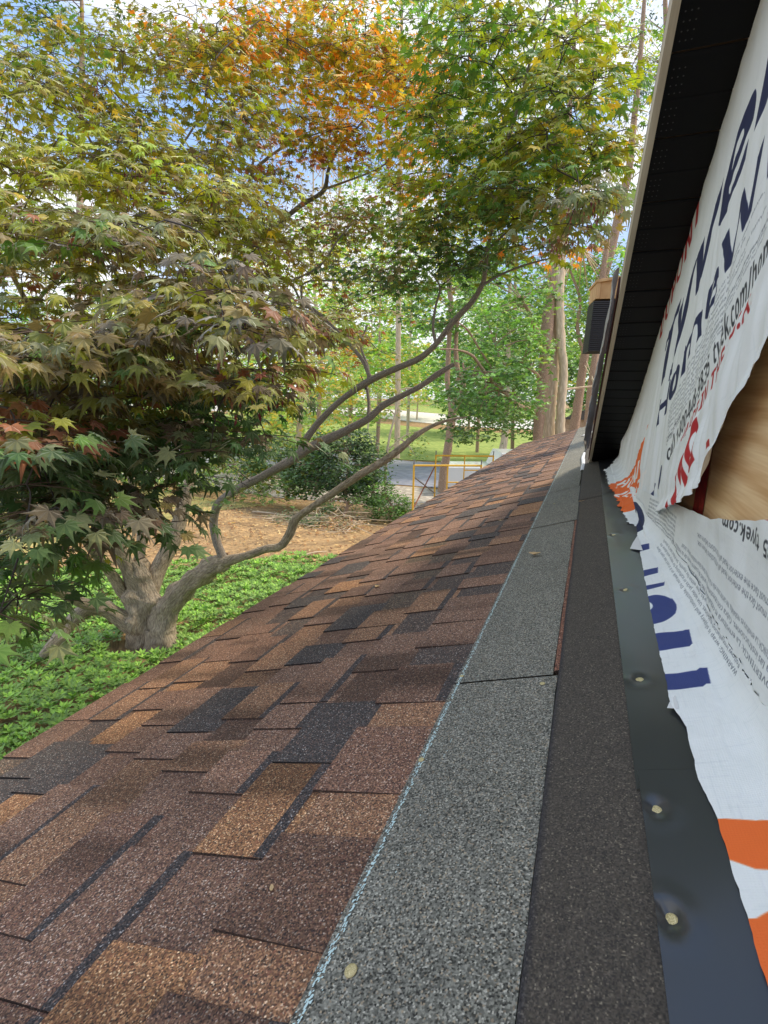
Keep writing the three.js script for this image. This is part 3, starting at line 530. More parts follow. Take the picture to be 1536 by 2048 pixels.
// a boxed eave end farther back: pale timber over a stack of black ribbed panels
{
  const D = 7.0, t = thing('eave_box', 'pale timber eave box over black ribbed panels behind the overhang', 'eave box', at(1210, 640, D));
  const k = D / FOCAL, yaw = 10 * RAD; t.rotation.y = yaw;
  const px = (w) => w * k, tim = mapMat(texRep(pineTex, 0.5, 0.3), 0.75);
  const box = (name, x0, x1, y0, y1, z0, z1, mat) => mesh(name, new RoundedBoxGeometry(px(x1 - x0), px(y1 - y0), z1 - z0, 1, 0.003).translate(px((x0 + x1) / 2), px((y0 + y1) / 2), (z0 + z1) / 2), mat, t);
  box('timber_face', -14, 330, 40, 78, -0.5, 0, tim); box('timber_trim', -22, -14.5, 40, 72, -0.5, 0.012, tim);
  const cap = box('timber_cap', -24, 62, 0, 5, -0.55, 0.03, tim); cap.position.y = px(73); cap.rotation.z = 0.14; box('roof_edge', 50, 335, 79, 84, -0.6, 0.05, matDark); box('wall', 62, 330, -240, -61, -0.4, -0.06, std(0.55, 0.54, 0.52, 0.8)); box('wall', 62, 330, -61, 39, -0.42, -0.012, std(0.02, 0.02, 0.02, 0.7));
  for (let i = 0; i < 26; i++) { const y = 36 - i * 3.72; box('ribbed_panel', -25 - 0.25 * i * 0.3, 45, y - 2.9, y, -0.45, 0.006 + 0.004 * (i % 2), std(0.022, 0.021, 0.022, 0.55)); }
  box('panel_backing', -24, 44, -60, 36, -0.44, -0.01, std(0.01, 0.01, 0.01));
}

// ---------------------------------------------------------------- leaves
// a palmate leaf lying in x-z with its tip along +z and its stalk at the origin
function palmate(lobes, droop, cup, thin = 0.3, side = 0.17) {
  const out = []; let prev = null; const n = lobes.length;
  const y = (r, k) => -droop * r * r + cup * k;
  const pol = (r, a, k) => V(r * Math.sin(a), y(r, k), r * Math.cos(a));
  lobes.forEach(([a, L], i) => {
    const aPrev = i ? (lobes[i - 1][0] + a) / 2 : a - 0.32, aNext = i < n - 1 ? (lobes[i + 1][0] + a) / 2 : a + 0.32;
    const v0 = pol(thin * (i ? 1 : 0.5), aPrev, -0.03), v1 = pol(thin * (i < n - 1 ? 1 : 0.5), aNext, -0.03), tip = pol(L, a, 0);
    const m0 = pol(L * 0.58, a - side * (0.55 + 0.25 / L), -0.012), m1 = pol(L * 0.58, a + side * (0.55 + 0.25 / L), -0.012), mid = pol(L * 0.5, a, 0.03), o = V(0, 0, 0);
    out.push([o, v0, mid], [v0, m0, mid], [m0, tip, mid], [tip, m1, mid], [m1, v1, mid], [v1, o, mid]);
  });
  return out;
}
const D2 = (...l) => l.map(([a, b]) => [a * RAD, b]);
const LEAF_HI = [
  palmate(D2([-122, 0.45], [-80, 0.72], [-40, 0.92], [0, 1], [39, 0.93], [79, 0.74], [120, 0.44]), 0.22, 0.8, 0.45, 0.2),
  palmate(D2([-118, 0.4], [-76, 0.78], [-37, 0.95], [2, 1.02], [41, 0.9], [82, 0.7], [124, 0.42]), 0.42, 1.2, 0.42, 0.18),
  palmate(D2([-125, 0.42], [-82, 0.7], [-42, 0.88], [-2, 1], [36, 0.95], [75, 0.76], [116, 0.5]), 0.1, 0.4, 0.48, 0.21),
  palmate(D2([-116, 0.5], [-74, 0.8], [-35, 0.9], [3, 1.05], [42, 0.84], [80, 0.8], [122, 0.36]), 0.75, -0.6, 0.44, 0.2),
  palmate(D2([-130, 0.36], [-84, 0.66], [-44, 0.96], [-4, 0.94], [34, 1], [74, 0.7], [112, 0.52]), -0.12, 1.4, 0.46, 0.17),
  palmate(D2([-120, 0.35], [-78, 0.66], [-38, 0.86], [0, 1], [38, 0.9], [76, 0.64], [118, 0.4]), 0.6, 1.6, 0.4, 0.18),
];
const lowLeaf = (lobes, thin) => { const t = [], o = V(0, 0, 0); let prev = V(Math.sin(lobes[0][0] - 0.4) * thin, 0, Math.cos(lobes[0][0] - 0.4) * thin); lobes.forEach(([a, L], i) => { const nx = i < lobes.length - 1 ? (lobes[i + 1][0] + a) / 2 : a + 0.4, v = V(Math.sin(nx) * thin, -0.03, Math.cos(nx) * thin), tip = V(Math.sin(a) * L, -0.14 * L, Math.cos(a) * L); t.push([o, prev, tip], [o, tip, v]); prev = v; }); return t; };
const LEAF_LO = [lowLeaf(D2([-84, 0.75], [-42, 0.92], [0, 1], [42, 0.92], [84, 0.75]), 0.4), lowLeaf(D2([-70, 0.7], [-34, 0.95], [4, 1], [44, 0.85], [88, 0.7]), 0.36)];
const LEAF_FAR = [lowLeaf(D2([-60, 0.8], [0, 1], [60, 0.8]), 0.5), lowLeaf(D2([-70, 0.7], [5, 1], [75, 0.85]), 0.45)];
const BLADE = [[[V(0, 0, 0), V(-0.22, -0.02, 0.45), V(0, 0.03, 0.5)], [V(0, 0, 0), V(0, 0.03, 0.5), V(0.22, -0.02, 0.45)], [V(-0.22, -0.02, 0.45), V(0, -0.1, 1), V(0, 0.03, 0.5)], [V(0, 0.03, 0.5), V(0, -0.1, 1), V(0.22, -0.02, 0.45)]]];
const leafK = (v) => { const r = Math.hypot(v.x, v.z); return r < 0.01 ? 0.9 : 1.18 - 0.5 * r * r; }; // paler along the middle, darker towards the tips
class Foliage { // a mass of leaves joined into one mesh with flat faces
  constructor() { this.p = []; this.c = []; }
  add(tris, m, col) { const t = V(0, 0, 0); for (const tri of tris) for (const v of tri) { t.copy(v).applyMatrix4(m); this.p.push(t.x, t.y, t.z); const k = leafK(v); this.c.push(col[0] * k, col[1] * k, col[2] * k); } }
  geo() { const g = new THREE.BufferGeometry(); g.setAttribute('position', new THREE.Float32BufferAttribute(this.p, 3)); g.setAttribute('color', new THREE.Float32BufferAttribute(this.c, 3)); g.computeVertexNormals(); return g; }
}
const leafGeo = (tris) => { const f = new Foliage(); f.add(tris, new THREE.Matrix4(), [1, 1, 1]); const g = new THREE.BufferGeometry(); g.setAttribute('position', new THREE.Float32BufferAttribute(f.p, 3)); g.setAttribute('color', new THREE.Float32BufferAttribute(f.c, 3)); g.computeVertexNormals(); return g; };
const matLeaf = new THREE.MeshPhysicalMaterial({ color: 0xffffff, vertexColors: true, roughness: 0.84, transmission: 0.5, thickness: 0, side: THREE.DoubleSide });
const lin = (r, g, b) => [r, g, b].map((v) => { const s = v / 255; return s <= 0.04045 ? s / 12.92 : ((s + 0.055) / 1.055) ** 2.4; });
// leaf colours, as they are by neutral light
const C = {
  olive: lin(146, 146, 36), olive2: lin(124, 128, 38), yellowgreen: lin(166, 178, 40), gold: lin(210, 180, 48), orange: lin(226, 150, 40), rust: lin(150, 94, 58), red: lin(124, 46, 46), bronze: lin(134, 118, 60),
  purple: lin(106, 94, 70), greygreen: lin(122, 130, 84), deep: lin(66, 96, 42), green: lin(96, 132, 48), bright: lin(128, 178, 66), lime: lin(172, 196, 84), mid: lin(90, 128, 56), dark: lin(46, 74, 38), spruce: lin(48, 72, 50), tan: lin(196, 160, 108), yellow: lin(216, 196, 84),
};
const LIFT = 1.35;
const mixPick = (R, list) => { let t = R() * list.reduce((s, l) => s + l[1], 0); for (const [c, w] of list) { t -= w; if (t <= 0) { const k = 0.8 + 0.4 * R(), b = (R() - 0.5) * 0.16; return [C[c][0] * k * LIFT * (1 + b), C[c][1] * k * LIFT, C[c][2] * k * LIFT * (1 - b)]; } } return C[list[0][0]]; };
function leafMatrix(R, pos, dir, size, tilt, droop) { // tip towards dir (level), turned about it by tilt, hanging by droop
  const z = V(dir.x, dir.y * 0.4 - droop, dir.z).normalize(), up = V((R() - 0.5) * tilt, 1, (R() - 0.5) * tilt), x = V(0, 0, 0).crossVectors(up, z).normalize(), y = V(0, 0, 0).crossVectors(z, x);
  return new THREE.Matrix4().makeBasis(x, y, z).scale(V(size, size, size)).setPosition(pos);
}

// ---------------------------------------------------------------- the old maple in front
const maple = thing('maple_tree', 'old spreading maple with twisting pale trunk and bronze, green and orange leaves', 'tree', V(0, 0, 0));
const limbPts = []; // where twigs may start
{
  const limb = (name, mat, pts, seg = 10, knob = 0.12, sub = 5) => {
    const th = mat === matLimb ? 0.78 : 1, P = pts.map(([x, y, d, w]) => ({ p: at(x, y, d), r: w * th / FOCAL * d / 2 }));
    const b = new Buf(); tube(b, P, seg, sub, knob * 1.3); mesh(name, b.geo(), mat, maple);
    const cv = new THREE.CatmullRomCurve3(P.map((q) => q.p), false, 'centripetal'); for (let i = 0; i <= 12; i++) limbPts.push(cv.getPoint(i / 12));
  };
  // two stems grown together at the foot, with spreading roots
  limb('trunk', matMapleBark, [[278, 1322, 5.5, 52], [284, 1285, 5.5, 50], [290, 1240, 5.5, 64], [287, 1195, 5.5, 60], [284, 1160, 5.48, 44], [272, 1120, 5.44, 30]], 18, 0.34, 8);
  limb('trunk', matMapleBark, [[325, 1318, 5.45, 62], [325, 1280, 5.45, 60], [326, 1248, 5.45, 52], [345, 1205, 5.42, 42], [385, 1160, 5.38, 36], [425, 1135, 5.35, 36], [455, 1120, 5.3, 30]], 16, 0.28, 8);
  limb('root', matMapleBark, [[352, 1300, 5.5, 14], [343, 1270, 5.55, 20], [338, 1235, 5.6, 16]], 10, 0.25);
  limb('root', matMapleBark, [[262, 1330, 5.45, 16], [274, 1300, 5.5, 24], [285, 1262, 5.5, 26]], 10, 0.25);
  limb('root', matMapleBark, [[296, 1332, 5.3, 12], [300, 1300, 5.35, 22], [305, 1262, 5.4, 24]], 10, 0.25);
  // limbs
  limb('limb', matMapleBark, [[448, 1124, 5.3, 26], [490, 1112, 5.22, 18], [530, 1098, 5.15, 16], [562, 1092, 5.1, 16], [580, 1066, 5.06, 18], [592, 1038, 5.02, 16], [628, 1012, 4.95, 14], [660, 990, 4.9, 14], [720, 950, 4.8, 15], [770, 920, 4.75, 15], [800, 898, 4.7, 14], [842, 864, 4.65, 10], [890, 842, 4.6, 6], [935, 834, 4.55, 3]], 10, 0.14);
  limb('limb', matLimb, [[447, 1122, 5.3, 22], [434, 1085, 5.3, 21], [428, 1045, 5.28, 22], [436, 1010, 5.2, 22], [470, 982, 5.1, 20], [520, 955, 5.0, 21], [570, 928, 4.92, 23], [630, 890, 4.84, 25], [690, 862, 4.78, 22], [735, 838, 4.72, 18], [765, 812, 4.68, 17], [810, 788, 4.62, 15], [845, 770, 4.58, 13], [875, 748, 4.54, 14], [908, 728, 4.5, 10]], 12, 0.14);
  limb('limb', matLimb, [[598, 908, 4.9, 20], [612, 880, 4.86, 19], [640, 842, 4.78, 17], [680, 802, 4.66, 16], [735, 764, 4.5, 19], [790, 738, 4.34, 16], [840, 716, 4.2, 15], [870, 690, 4.08, 14], [905, 645, 3.95, 15], [945, 602, 3.8, 14], [966, 565, 3.7, 12], [974, 510, 3.55, 10], [984, 450, 3.42, 10], [996, 390, 3.3, 10], [1010, 325, 3.16, 8], [1020, 270, 3.04, 8], [1042, 195, 2.92, 8], [1062, 115, 2.82, 6], [1092, 30, 2.74, 5], [1108, -25, 2.7, 4]], 10, 0.1);
  limb('limb', matLimb, [[742, 760, 4.48, 12], [726, 722, 4.5, 11], [700, 690, 4.52, 10], [664, 652, 4.55, 9], [630, 622, 4.58, 8], [604, 606, 4.6, 6], [585, 572, 4.6, 6], [560, 561, 4.62, 6], [488, 554, 4.7, 6]], 8, 0.08);
  limb('limb', matLimb, [[732, 778, 4.52, 8], [737, 740, 4.6, 7], [722, 690, 4.66, 6], [735, 650, 4.7, 4]], 7, 0.08);
  limb('limb', matLimb, [[872, 688, 4.08, 9], [866, 655, 4.1, 7], [872, 610, 4.12, 6], [880, 575, 4.14, 5], [862, 545, 4.15, 3]], 7, 0.08);
  limb('limb', matLimb, [[583, 562, 4.6, 5], [640, 532, 4.5, 5], [676, 480, 4.45, 5], [712, 438, 4.4, 3]], 7, 0.08);
  limb('limb', matLimb, [[604, 606, 4.6, 5], [606, 568, 4.58, 5], [700, 560, 4.5, 4], [752, 542, 4.46, 3]], 7, 0.08);
  limb('limb', matLimb, [[736, 842, 4.74, 10], [738, 810, 4.76, 9], [734, 775, 4.78, 8]], 7, 0.08);
  limb('limb', matLimb, [[962, 572, 3.7, 8], [1000, 550, 3.66, 6], [1050, 530, 3.6, 5], [1120, 512, 3.55, 3]], 7, 0.08);
  limb('limb', matLimb, [[976, 500, 3.54, 6], [1010, 468, 3.45, 5], [1060, 440, 3.35, 4], [1110, 405, 3.25, 3]], 7, 0.08);
  limb('limb', matLimb, [[1012, 315, 3.14, 6], [1050, 285, 3.0, 5], [1095, 245, 2.9, 4], [1180, 190, 2.8, 3]], 7, 0.08);
  limb('limb', matLimb, [[1018, 280, 3.05, 6], [1005, 235, 3.1, 5], [985, 160, 3.15, 4], [975, 60, 3.2, 3]], 7, 0.08);
  limb('limb', matLimb, [[992, 400, 3.3, 5], [950, 350, 3.4, 4], [890, 300, 3.5, 4], [860, 230, 3.6, 3]], 7, 0.08);
  // the stems that rise behind the leaves on the left
  limb('limb', matMapleBark, [[292, 1205, 5.5, 42], [315, 1140, 5.55, 32], [345, 1085, 5.6, 30], [362, 1030, 5.65, 26], [378, 970, 5.7, 20], [384, 910, 5.7, 18], [402, 830, 5.6, 16], [436, 740, 5.5, 14], [458, 640, 5.4, 12], [466, 550, 5.3, 10], [474, 420, 5.2, 8]], 10, 0.14);
  limb('limb', matLimb, [[474, 424, 5.2, 8], [484, 395, 5.15, 8], [502, 352, 5.1, 7], [507, 315, 5.05, 6], [512, 268, 5.0, 6], [534, 240, 4.95, 4]], 8, 0.1);
  limb('limb', matLimb, [[504, 342, 5.1, 6], [540, 312, 5.0, 7], [575, 290, 4.95, 6], [610, 276, 4.9, 4], [660, 258, 4.85, 3]], 8, 0.1);
  limb('limb', matLimb, [[472, 425, 5.2, 6], [452, 380, 5.15, 6], [432, 340, 5.1, 5], [440, 300, 5.0, 4]], 8, 0.1);
  limb('limb', matLimbGrey, [[470, 520, 5.3, 9], [540, 462, 5.25, 9], [600, 412, 5.2, 9], [648, 380, 5.1, 9], [657, 340, 5.0, 7], [672, 305, 4.95, 6], [700, 272, 4.9, 5], [735, 232, 4.8, 3]], 8, 0.1);
  limb('limb', matLimb, [[650, 378, 5.1, 6], [700, 360, 5.0, 5], [760, 335, 4.9, 4], [800, 300, 4.8, 3]], 7, 0.1);
  limb('limb', matMapleBark, [[286, 1190, 5.5, 40], [262, 1150, 5.42, 32], [240, 1100, 5.3, 28], [215, 1030, 5.1, 24], [190, 960, 4.9, 22], [165, 890, 4.6, 20], [140, 820, 4.2, 17], [95, 720, 3.7, 13], [60, 620, 3.3, 10], [20, 540, 3.0, 8]], 10, 0.14);
  limb('limb', matMapleBark, [[288, 1190, 5.5, 24], [278, 1130, 5.55, 20], [283, 1070, 5.6, 18], [270, 990, 5.5, 16], [255, 900, 5.3, 14], [280, 800, 5.0, 12], [300, 700, 4.7, 10], [290, 560, 4.4, 8], [240, 400, 4.1, 6], [180, 280, 3.8, 5], [120, 160, 3.5, 4]], 9, 0.12);
  limb('limb', matLimb, [[300, 735, 4.7, 8], [345, 728, 4.3, 9], [380, 738, 3.9, 9], [420, 733, 3.5, 8], [455, 720, 3.2, 5], [500, 690, 2.8, 3]], 8, 0.1);
  limb('limb', matLimb, [[165, 890, 4.6, 14], [205, 850, 4.2, 14], [250, 780, 3.8, 12], [310, 690, 3.3, 9], [370, 620, 2.9, 6], [430, 590, 2.5, 4]], 8, 0.12);
  limb('limb', matLimb, [[140, 820, 4.2, 12], [60, 800, 3.6, 12], [-30, 760, 3.0, 10], [-100, 700, 2.5, 8]], 8, 0.12);
  limb('limb', matMapleBark, [[284, 1272, 5.48, 34], [245, 1238, 5.4, 31], [205, 1214, 5.3, 30], [170, 1218, 5.22, 27], [138, 1248, 5.12, 26], [118, 1275, 5.05, 26], [98, 1298, 5.0, 24], [84, 1312, 4.98, 16]], 12, 0.16);
  limb('limb', matMapleBark, [[200, 1214, 5.3, 24], [165, 1205, 5.1, 22], [120, 1185, 4.8, 19], [60, 1150, 4.3, 16], [-10, 1110, 3.7, 13], [-80, 1040, 3.0, 10]], 10, 0.14);
  limb('limb', matMapleBark, [[250, 1190, 5.45, 22], [225, 1150, 5.3, 20], [170, 1080, 4.8, 17], [130, 1010, 4.2, 14], [120, 930, 3.6, 11], [150, 840, 3.0, 8], [230, 760, 2.4, 5]], 9, 0.14);
  limb('limb', matLimb, [[240, 400, 4.1, 7], [330, 330, 4.0, 6], [400, 230, 3.9, 5], [430, 120, 3.7, 4], [520, 40, 3.6, 3]], 8, 0.1);
  limb('limb', matLimb, [[290, 560, 4.4, 8], [200, 470, 3.8, 7], [90, 380, 3.3, 6], [-10, 320, 2.9, 5]], 8, 0.1);
  limb('limb', matLimb, [[60, 620, 3.3, 9], [150, 520, 2.7, 7], [260, 470, 2.2, 5], [330, 440, 1.9, 3]], 8, 0.1);
}
{
  const R = rng(1234), near = [], mass = new Foliage(), twigs = new Buf(), seeds = new Foliage();
  // sprays of leaves: [px, py, rx, ry, depth from, to, sprays, leaves per spray, spray radius, leaf size, colours, droop, seeds]
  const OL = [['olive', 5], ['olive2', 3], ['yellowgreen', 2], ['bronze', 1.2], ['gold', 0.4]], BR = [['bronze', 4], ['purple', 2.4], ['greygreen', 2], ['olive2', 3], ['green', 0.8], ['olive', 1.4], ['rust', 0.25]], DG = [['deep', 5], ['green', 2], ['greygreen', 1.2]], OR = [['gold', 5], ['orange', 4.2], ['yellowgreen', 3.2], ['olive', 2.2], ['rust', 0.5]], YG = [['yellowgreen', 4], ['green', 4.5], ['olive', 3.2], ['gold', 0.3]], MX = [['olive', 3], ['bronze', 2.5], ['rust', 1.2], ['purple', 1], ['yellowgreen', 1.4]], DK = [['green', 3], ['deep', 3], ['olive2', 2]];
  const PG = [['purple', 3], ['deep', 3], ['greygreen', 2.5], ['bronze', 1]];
  const regions = [
    // near left: big bronze and purple leaves
    [150, 560, 230, 130, 1.9, 2.6, 30, 26, 0.30, 0.085, [...BR, ['olive', 2]], 0.25, 0],
    [120, 690, 200, 80, 1.35, 1.9, 16, 24, 0.22, 0.088, BR, 0.3, 0],
    [430, 620, 90, 90, 1.35, 1.8, 9, 20, 0.2, 0.082, [...BR, ['olive', 2.5]], 0.35, 1],
    [350, 680, 160, 90, 1.6, 2.3, 16, 26, 0.24, 0.085, BR, 0.3, 1],
    [520, 730, 70, 70, 1.5, 2.0, 6, 18, 0.2, 0.08, [...BR, ['olive', 2]], 0.4, 1],
    [560, 690, 90, 90, 2.2, 3.0, 8, 22, 0.26, 0.08, BR, 0.3, 0],
    [130, 800, 180, 70, 1.7, 2.4, 14, 24, 0.24, 0.085, [...BR, ['rust', 1]], 0.3, 1],
    [60, 830, 80, 60, 1.35, 1.7, 5, 18, 0.18, 0.085, [['rust', 1.2], ['bronze', 3], ['olive', 2.5]], 0.35, 1],
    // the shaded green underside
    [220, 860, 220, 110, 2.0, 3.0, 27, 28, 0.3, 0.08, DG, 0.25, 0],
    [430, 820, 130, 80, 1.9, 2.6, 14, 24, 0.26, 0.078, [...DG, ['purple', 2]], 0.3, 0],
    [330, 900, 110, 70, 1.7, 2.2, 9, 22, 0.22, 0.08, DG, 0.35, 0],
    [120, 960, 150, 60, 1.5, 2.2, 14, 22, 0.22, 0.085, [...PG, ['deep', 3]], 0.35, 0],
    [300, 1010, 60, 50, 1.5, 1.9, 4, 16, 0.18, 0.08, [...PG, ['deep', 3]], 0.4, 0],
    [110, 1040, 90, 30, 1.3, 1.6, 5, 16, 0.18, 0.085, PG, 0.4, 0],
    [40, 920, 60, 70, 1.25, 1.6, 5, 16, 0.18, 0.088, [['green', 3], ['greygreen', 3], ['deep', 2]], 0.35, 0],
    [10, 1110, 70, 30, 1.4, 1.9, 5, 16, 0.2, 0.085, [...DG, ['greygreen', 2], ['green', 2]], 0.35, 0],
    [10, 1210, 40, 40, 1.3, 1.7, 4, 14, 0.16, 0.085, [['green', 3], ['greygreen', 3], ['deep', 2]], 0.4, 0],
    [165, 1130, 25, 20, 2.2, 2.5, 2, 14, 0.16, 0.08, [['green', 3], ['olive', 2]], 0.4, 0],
    [480, 960, 60, 40, 4.2, 4.8, 5, 24, 0.3, 0.06, [['green', 3], ['olive2', 2]], 0.2, 0],
    // the middle of the crown on the left
    [160, 420, 260, 110, 2.2, 3.2, 38, 30, 0.34, 0.08, [...OL, ['bronze', 1.6]], 0.22, 1],
    [430, 470, 150, 110, 2.6, 3.6, 26, 28, 0.32, 0.078, [...OL, ['bronze', 2]], 0.22, 1],
    [120, 250, 220, 120, 2.8, 4.0, 34, 30, 0.38, 0.08, OL, 0.2, 1],
    [330, 200, 200, 130, 3.2, 4.3, 32, 30, 0.4, 0.078, [...OL, ['gold', 1.5]], 0.2, 1],
    [420, 350, 150, 90, 3.2, 4.2, 22, 28, 0.36, 0.078, [...MX, ['olive', 3]], 0.2, 1],
    [80, 90, 190, 90, 3.4, 4.6, 20, 30, 0.42, 0.078, [...OL, ['green', 2]], 0.2, 0],
    [330, 60, 150, 60, 3.6, 4.8, 16, 30, 0.42, 0.078, OL, 0.2, 0],
    [540, 150, 150, 130, 3.8, 4.8, 36, 30, 0.42, 0.078, [...OR, ['olive', 3]], 0.2, 1],
    [440, 70, 110, 60, 3.8, 4.8, 12, 30, 0.42, 0.078, OR, 0.2, 0],
    [880, 250, 90, 60, 4.2, 5.0, 12, 28, 0.4, 0.076, OR, 0.2, 1],
    [640, 60, 130, 70, 4.0, 5.0, 24, 32, 0.42, 0.078, OR, 0.2, 1],
    [720, 150, 110, 90, 4.2, 5.2, 26, 32, 0.42, 0.078, OR, 0.2, 1],
    [840, 170, 100, 60, 4.4, 5.2, 16, 30, 0.4, 0.078, OR, 0.2, 1],
    [700, 260, 130, 50, 4.3, 5.2, 20, 30, 0.4, 0.076, [...OR, ['rust', 3]], 0.2, 1],
    [620, 330, 110, 50, 4.4, 5.2, 5, 24, 0.34, 0.076, MX, 0.2, 1],
    [840, 330, 70, 70, 4.0, 5.0, 12, 26, 0.36, 0.078, [...OR, ['rust', 3], ['red', 1]], 0.2, 1],
    [740, 470, 110, 70, 4.3, 5.2, 14, 26, 0.36, 0.074, [...MX, ['green', 3]], 0.2, 0],
    [620, 450, 120, 60, 4.2, 5.2, 18, 24, 0.36, 0.074, MX, 0.2, 1],
    [560, 540, 110, 50, 4.2, 5.0, 9, 24, 0.36, 0.074, MX, 0.2, 0],
    [680, 600, 120, 60, 4.8, 5.8, 12, 28, 0.42, 0.072, [...MX, ['green', 3]], 0.2, 0],
    [660, 720, 120, 60, 5.2, 6.4, 8, 28, 0.42, 0.07, [...OL, ['green', 2], ['orange', 1]], 0.2, 0],
    // the right-hand limb, closer and greener
    [1010, 60, 150, 80, 2.6, 3.4, 22, 22, 0.3, 0.08, YG, 0.25, 0],
    [1120, 150, 110, 110, 2.4, 3.2, 22, 22, 0.28, 0.08, YG, 0.25, 0],
    [960, 220, 120, 90, 2.9, 3.8, 26, 24, 0.32, 0.078, YG, 0.22, 0],
    [1130, 290, 100, 80, 2.6, 3.2, 16, 20, 0.28, 0.08, [...YG, ['olive2', 2]], 0.25, 0],
    [1000, 330, 130, 70, 2.9, 3.7, 24, 24, 0.32, 0.078, [...YG, ['olive2', 2]], 0.22, 0],
    [870, 400, 110, 80, 3.4, 4.4, 18, 24, 0.34, 0.076, [...YG, ['bronze', 2]], 0.22, 1],
    [1080, 400, 110, 60, 2.8, 3.5, 15, 22, 0.28, 0.08, [...DK, ['olive', 3], ['bronze', 1]], 0.25, 0],
    [920, 490, 130, 60, 3.4, 4.2, 24, 26, 0.32, 0.076, DK, 0.22, 0],
    [820, 540, 110, 50, 3.8, 4.6, 14, 26, 0.32, 0.074, [...DK, ['bronze', 1.5]], 0.22, 0],
    [1170, 430, 55, 60, 2.3, 2.7, 6, 16, 0.2, 0.08, [['greygreen', 3], ['bronze', 2], ['olive', 2]], 0.4, 2],
    [1200, 300, 40, 60, 2.6, 3.2, 5, 18, 0.22, 0.08, YG, 0.3, 0],
    [1090, 500, 60, 35, 3.2, 3.8, 5, 20, 0.26, 0.075, [['olive', 2], ['orange', 1.4], ['rust', 1], ['green', 2]], 0.25, 0],
    [800, 30, 70, 50, 4.6, 5.4, 5, 28, 0.4, 0.076, [['green', 3], ['bright', 2]], 0.2, 0],
  ];
  const inv = camera.matrixWorldInverse, tmp = V(0, 0, 0);
  for (const [px, py, rx, ry, d0, d1, ns, nl, sr, size, cols, droop, sd] of regions) {
    for (let s = 0; s < ns; s++) {
      const a = R() * 6.283, q = Math.sqrt(R()), c = at(px + rx * q * Math.cos(a), py + ry * q * Math.sin(a), lerp(d0, d1, R()));
      let best = 1e9, from = null; for (const L of limbPts) { const dd = L.distanceToSquared(c); if (dd < best) { best = dd; from = L; } }
      const mid = from.clone().lerp(c, 0.55).add(V((R() - 0.5) * 0.2, 0.08 + R() * 0.1, (R() - 0.5) * 0.2).multiplyScalar(Math.min(1, Math.sqrt(best))));
      const dir = c.clone().sub(from).setY(0); if (dir.lengthSq() < 1e-4) dir.set(R() - 0.5, 0, R() - 0.5); dir.normalize();
      limbPts.push(mid.clone(), c.clone());
      const r0 = 0.003 + 0.0022 * Math.sqrt(best);
      tube(twigs, [{ p: from, r: r0 }, { p: mid, r: r0 * 0.75 }, { p: c, r: r0 * 0.5 }], 4, 3, 0, [0.06, 0.05, 0.045]);
      // the spray: side shoots in a slightly sagging plane, leaves in pairs along each
      const shoots = 4 + Math.floor(R() * 3), per = Math.max(2, Math.round(1.3 * nl / shoots / 2));
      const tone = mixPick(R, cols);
      for (let k = 0; k < shoots; k++) {
        const ang = Math.atan2(dir.x, dir.z) + (k / shoots - 0.5) * 4.4 + (R() - 0.5) * 0.5, sdv = V(Math.sin(ang), 0.12 - R() * 0.35, Math.cos(ang)).normalize(), len = sr * (0.6 + 0.6 * R());
        const e = c.clone().addScaledVector(sdv, len).add(V(0, -0.25 * len * droop, 0));
        tube(twigs, [{ p: c, r: 0.0022 }, { p: c.clone().lerp(e, 0.5).add(V(0, 0.03 * len, 0)), r: 0.0016 }, { p: e, r: 0.001 }], 3, 2, 0, [0.09, 0.06, 0.04]);
        for (let j = 0; j < per; j++) for (const side of [-1, 1]) {
          const t = (j + 0.6 + 0.4 * R()) / per, P = c.clone().lerp(e, t), la = ang + side * (0.5 + 0.7 * R()) * (1 - 0.5 * t), ld = V(Math.sin(la), 0, Math.cos(la));
          P.addScaledVector(ld, 0.03 + 0.02 * R()).add(V((R() - 0.5) * 0.03, (R() - 0.5) * 0.06, (R() - 0.5) * 0.03));
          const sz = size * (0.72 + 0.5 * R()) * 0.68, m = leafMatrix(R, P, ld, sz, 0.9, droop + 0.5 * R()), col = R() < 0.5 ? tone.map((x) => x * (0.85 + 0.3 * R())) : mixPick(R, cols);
          tmp.copy(P).applyMatrix4(inv); const dz = -tmp.z, sx = tmp.x / dz * FOCAL + 768, sy = -tmp.y / dz * FOCAL + 1024;
          if (dz < 0.7) continue;
          near.push({ size: sx > -20 && sx < 1556 && sy > -20 ? sz / dz : 0, m, col, v: Math.floor(R() * LEAF_HI.length), dz });
        }
      }
      if (sd && R() < 0.55) for (let k = 0; k < 10 * sd; k++) { // hanging winged seeds
        const P = c.clone().add(V((R() - 0.5) * 0.16, -0.02 - R() * 0.09, (R() - 0.5) * 0.16)), m = leafMatrix(R, P, V(R() - 0.5, 0, R() - 0.5), 0.028, 1, 1.4); m.scale(V(0.7, 1, 1)); const k2 = 0.7 + 0.6 * R();
        seeds.add(BLADE[0], m, (R() < 0.7 ? C.red : C.rust).map((x) => x * k2));
      }
    }
  }
  near.sort((p, q) => q.size - p.size);
  const geos = LEAF_HI.map(leafGeo), mats = {};
  near.forEach((l, i) => {
    if (i < 290 && l.size > 0) {
      const key = l.col.map((x) => Math.round(Math.sqrt(x) * 14)).join('_');
      const mt = mats[key] ??= (() => { const mm = matLeaf.clone(); mm.color.setRGB(...l.col); mm.roughness = 0.8; return mm; })();
      const o = mesh('leaf', geos[l.v], mt, maple); o.matrixAutoUpdate = false; o.matrix.copy(l.m); o.matrix.decompose(o.position, o.quaternion, o.scale); o.matrixAutoUpdate = true;
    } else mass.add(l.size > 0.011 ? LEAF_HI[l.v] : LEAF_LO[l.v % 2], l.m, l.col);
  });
  tag(mesh('foliage', mass.geo(), matLeaf, maple), null, null, null, 'stuff');
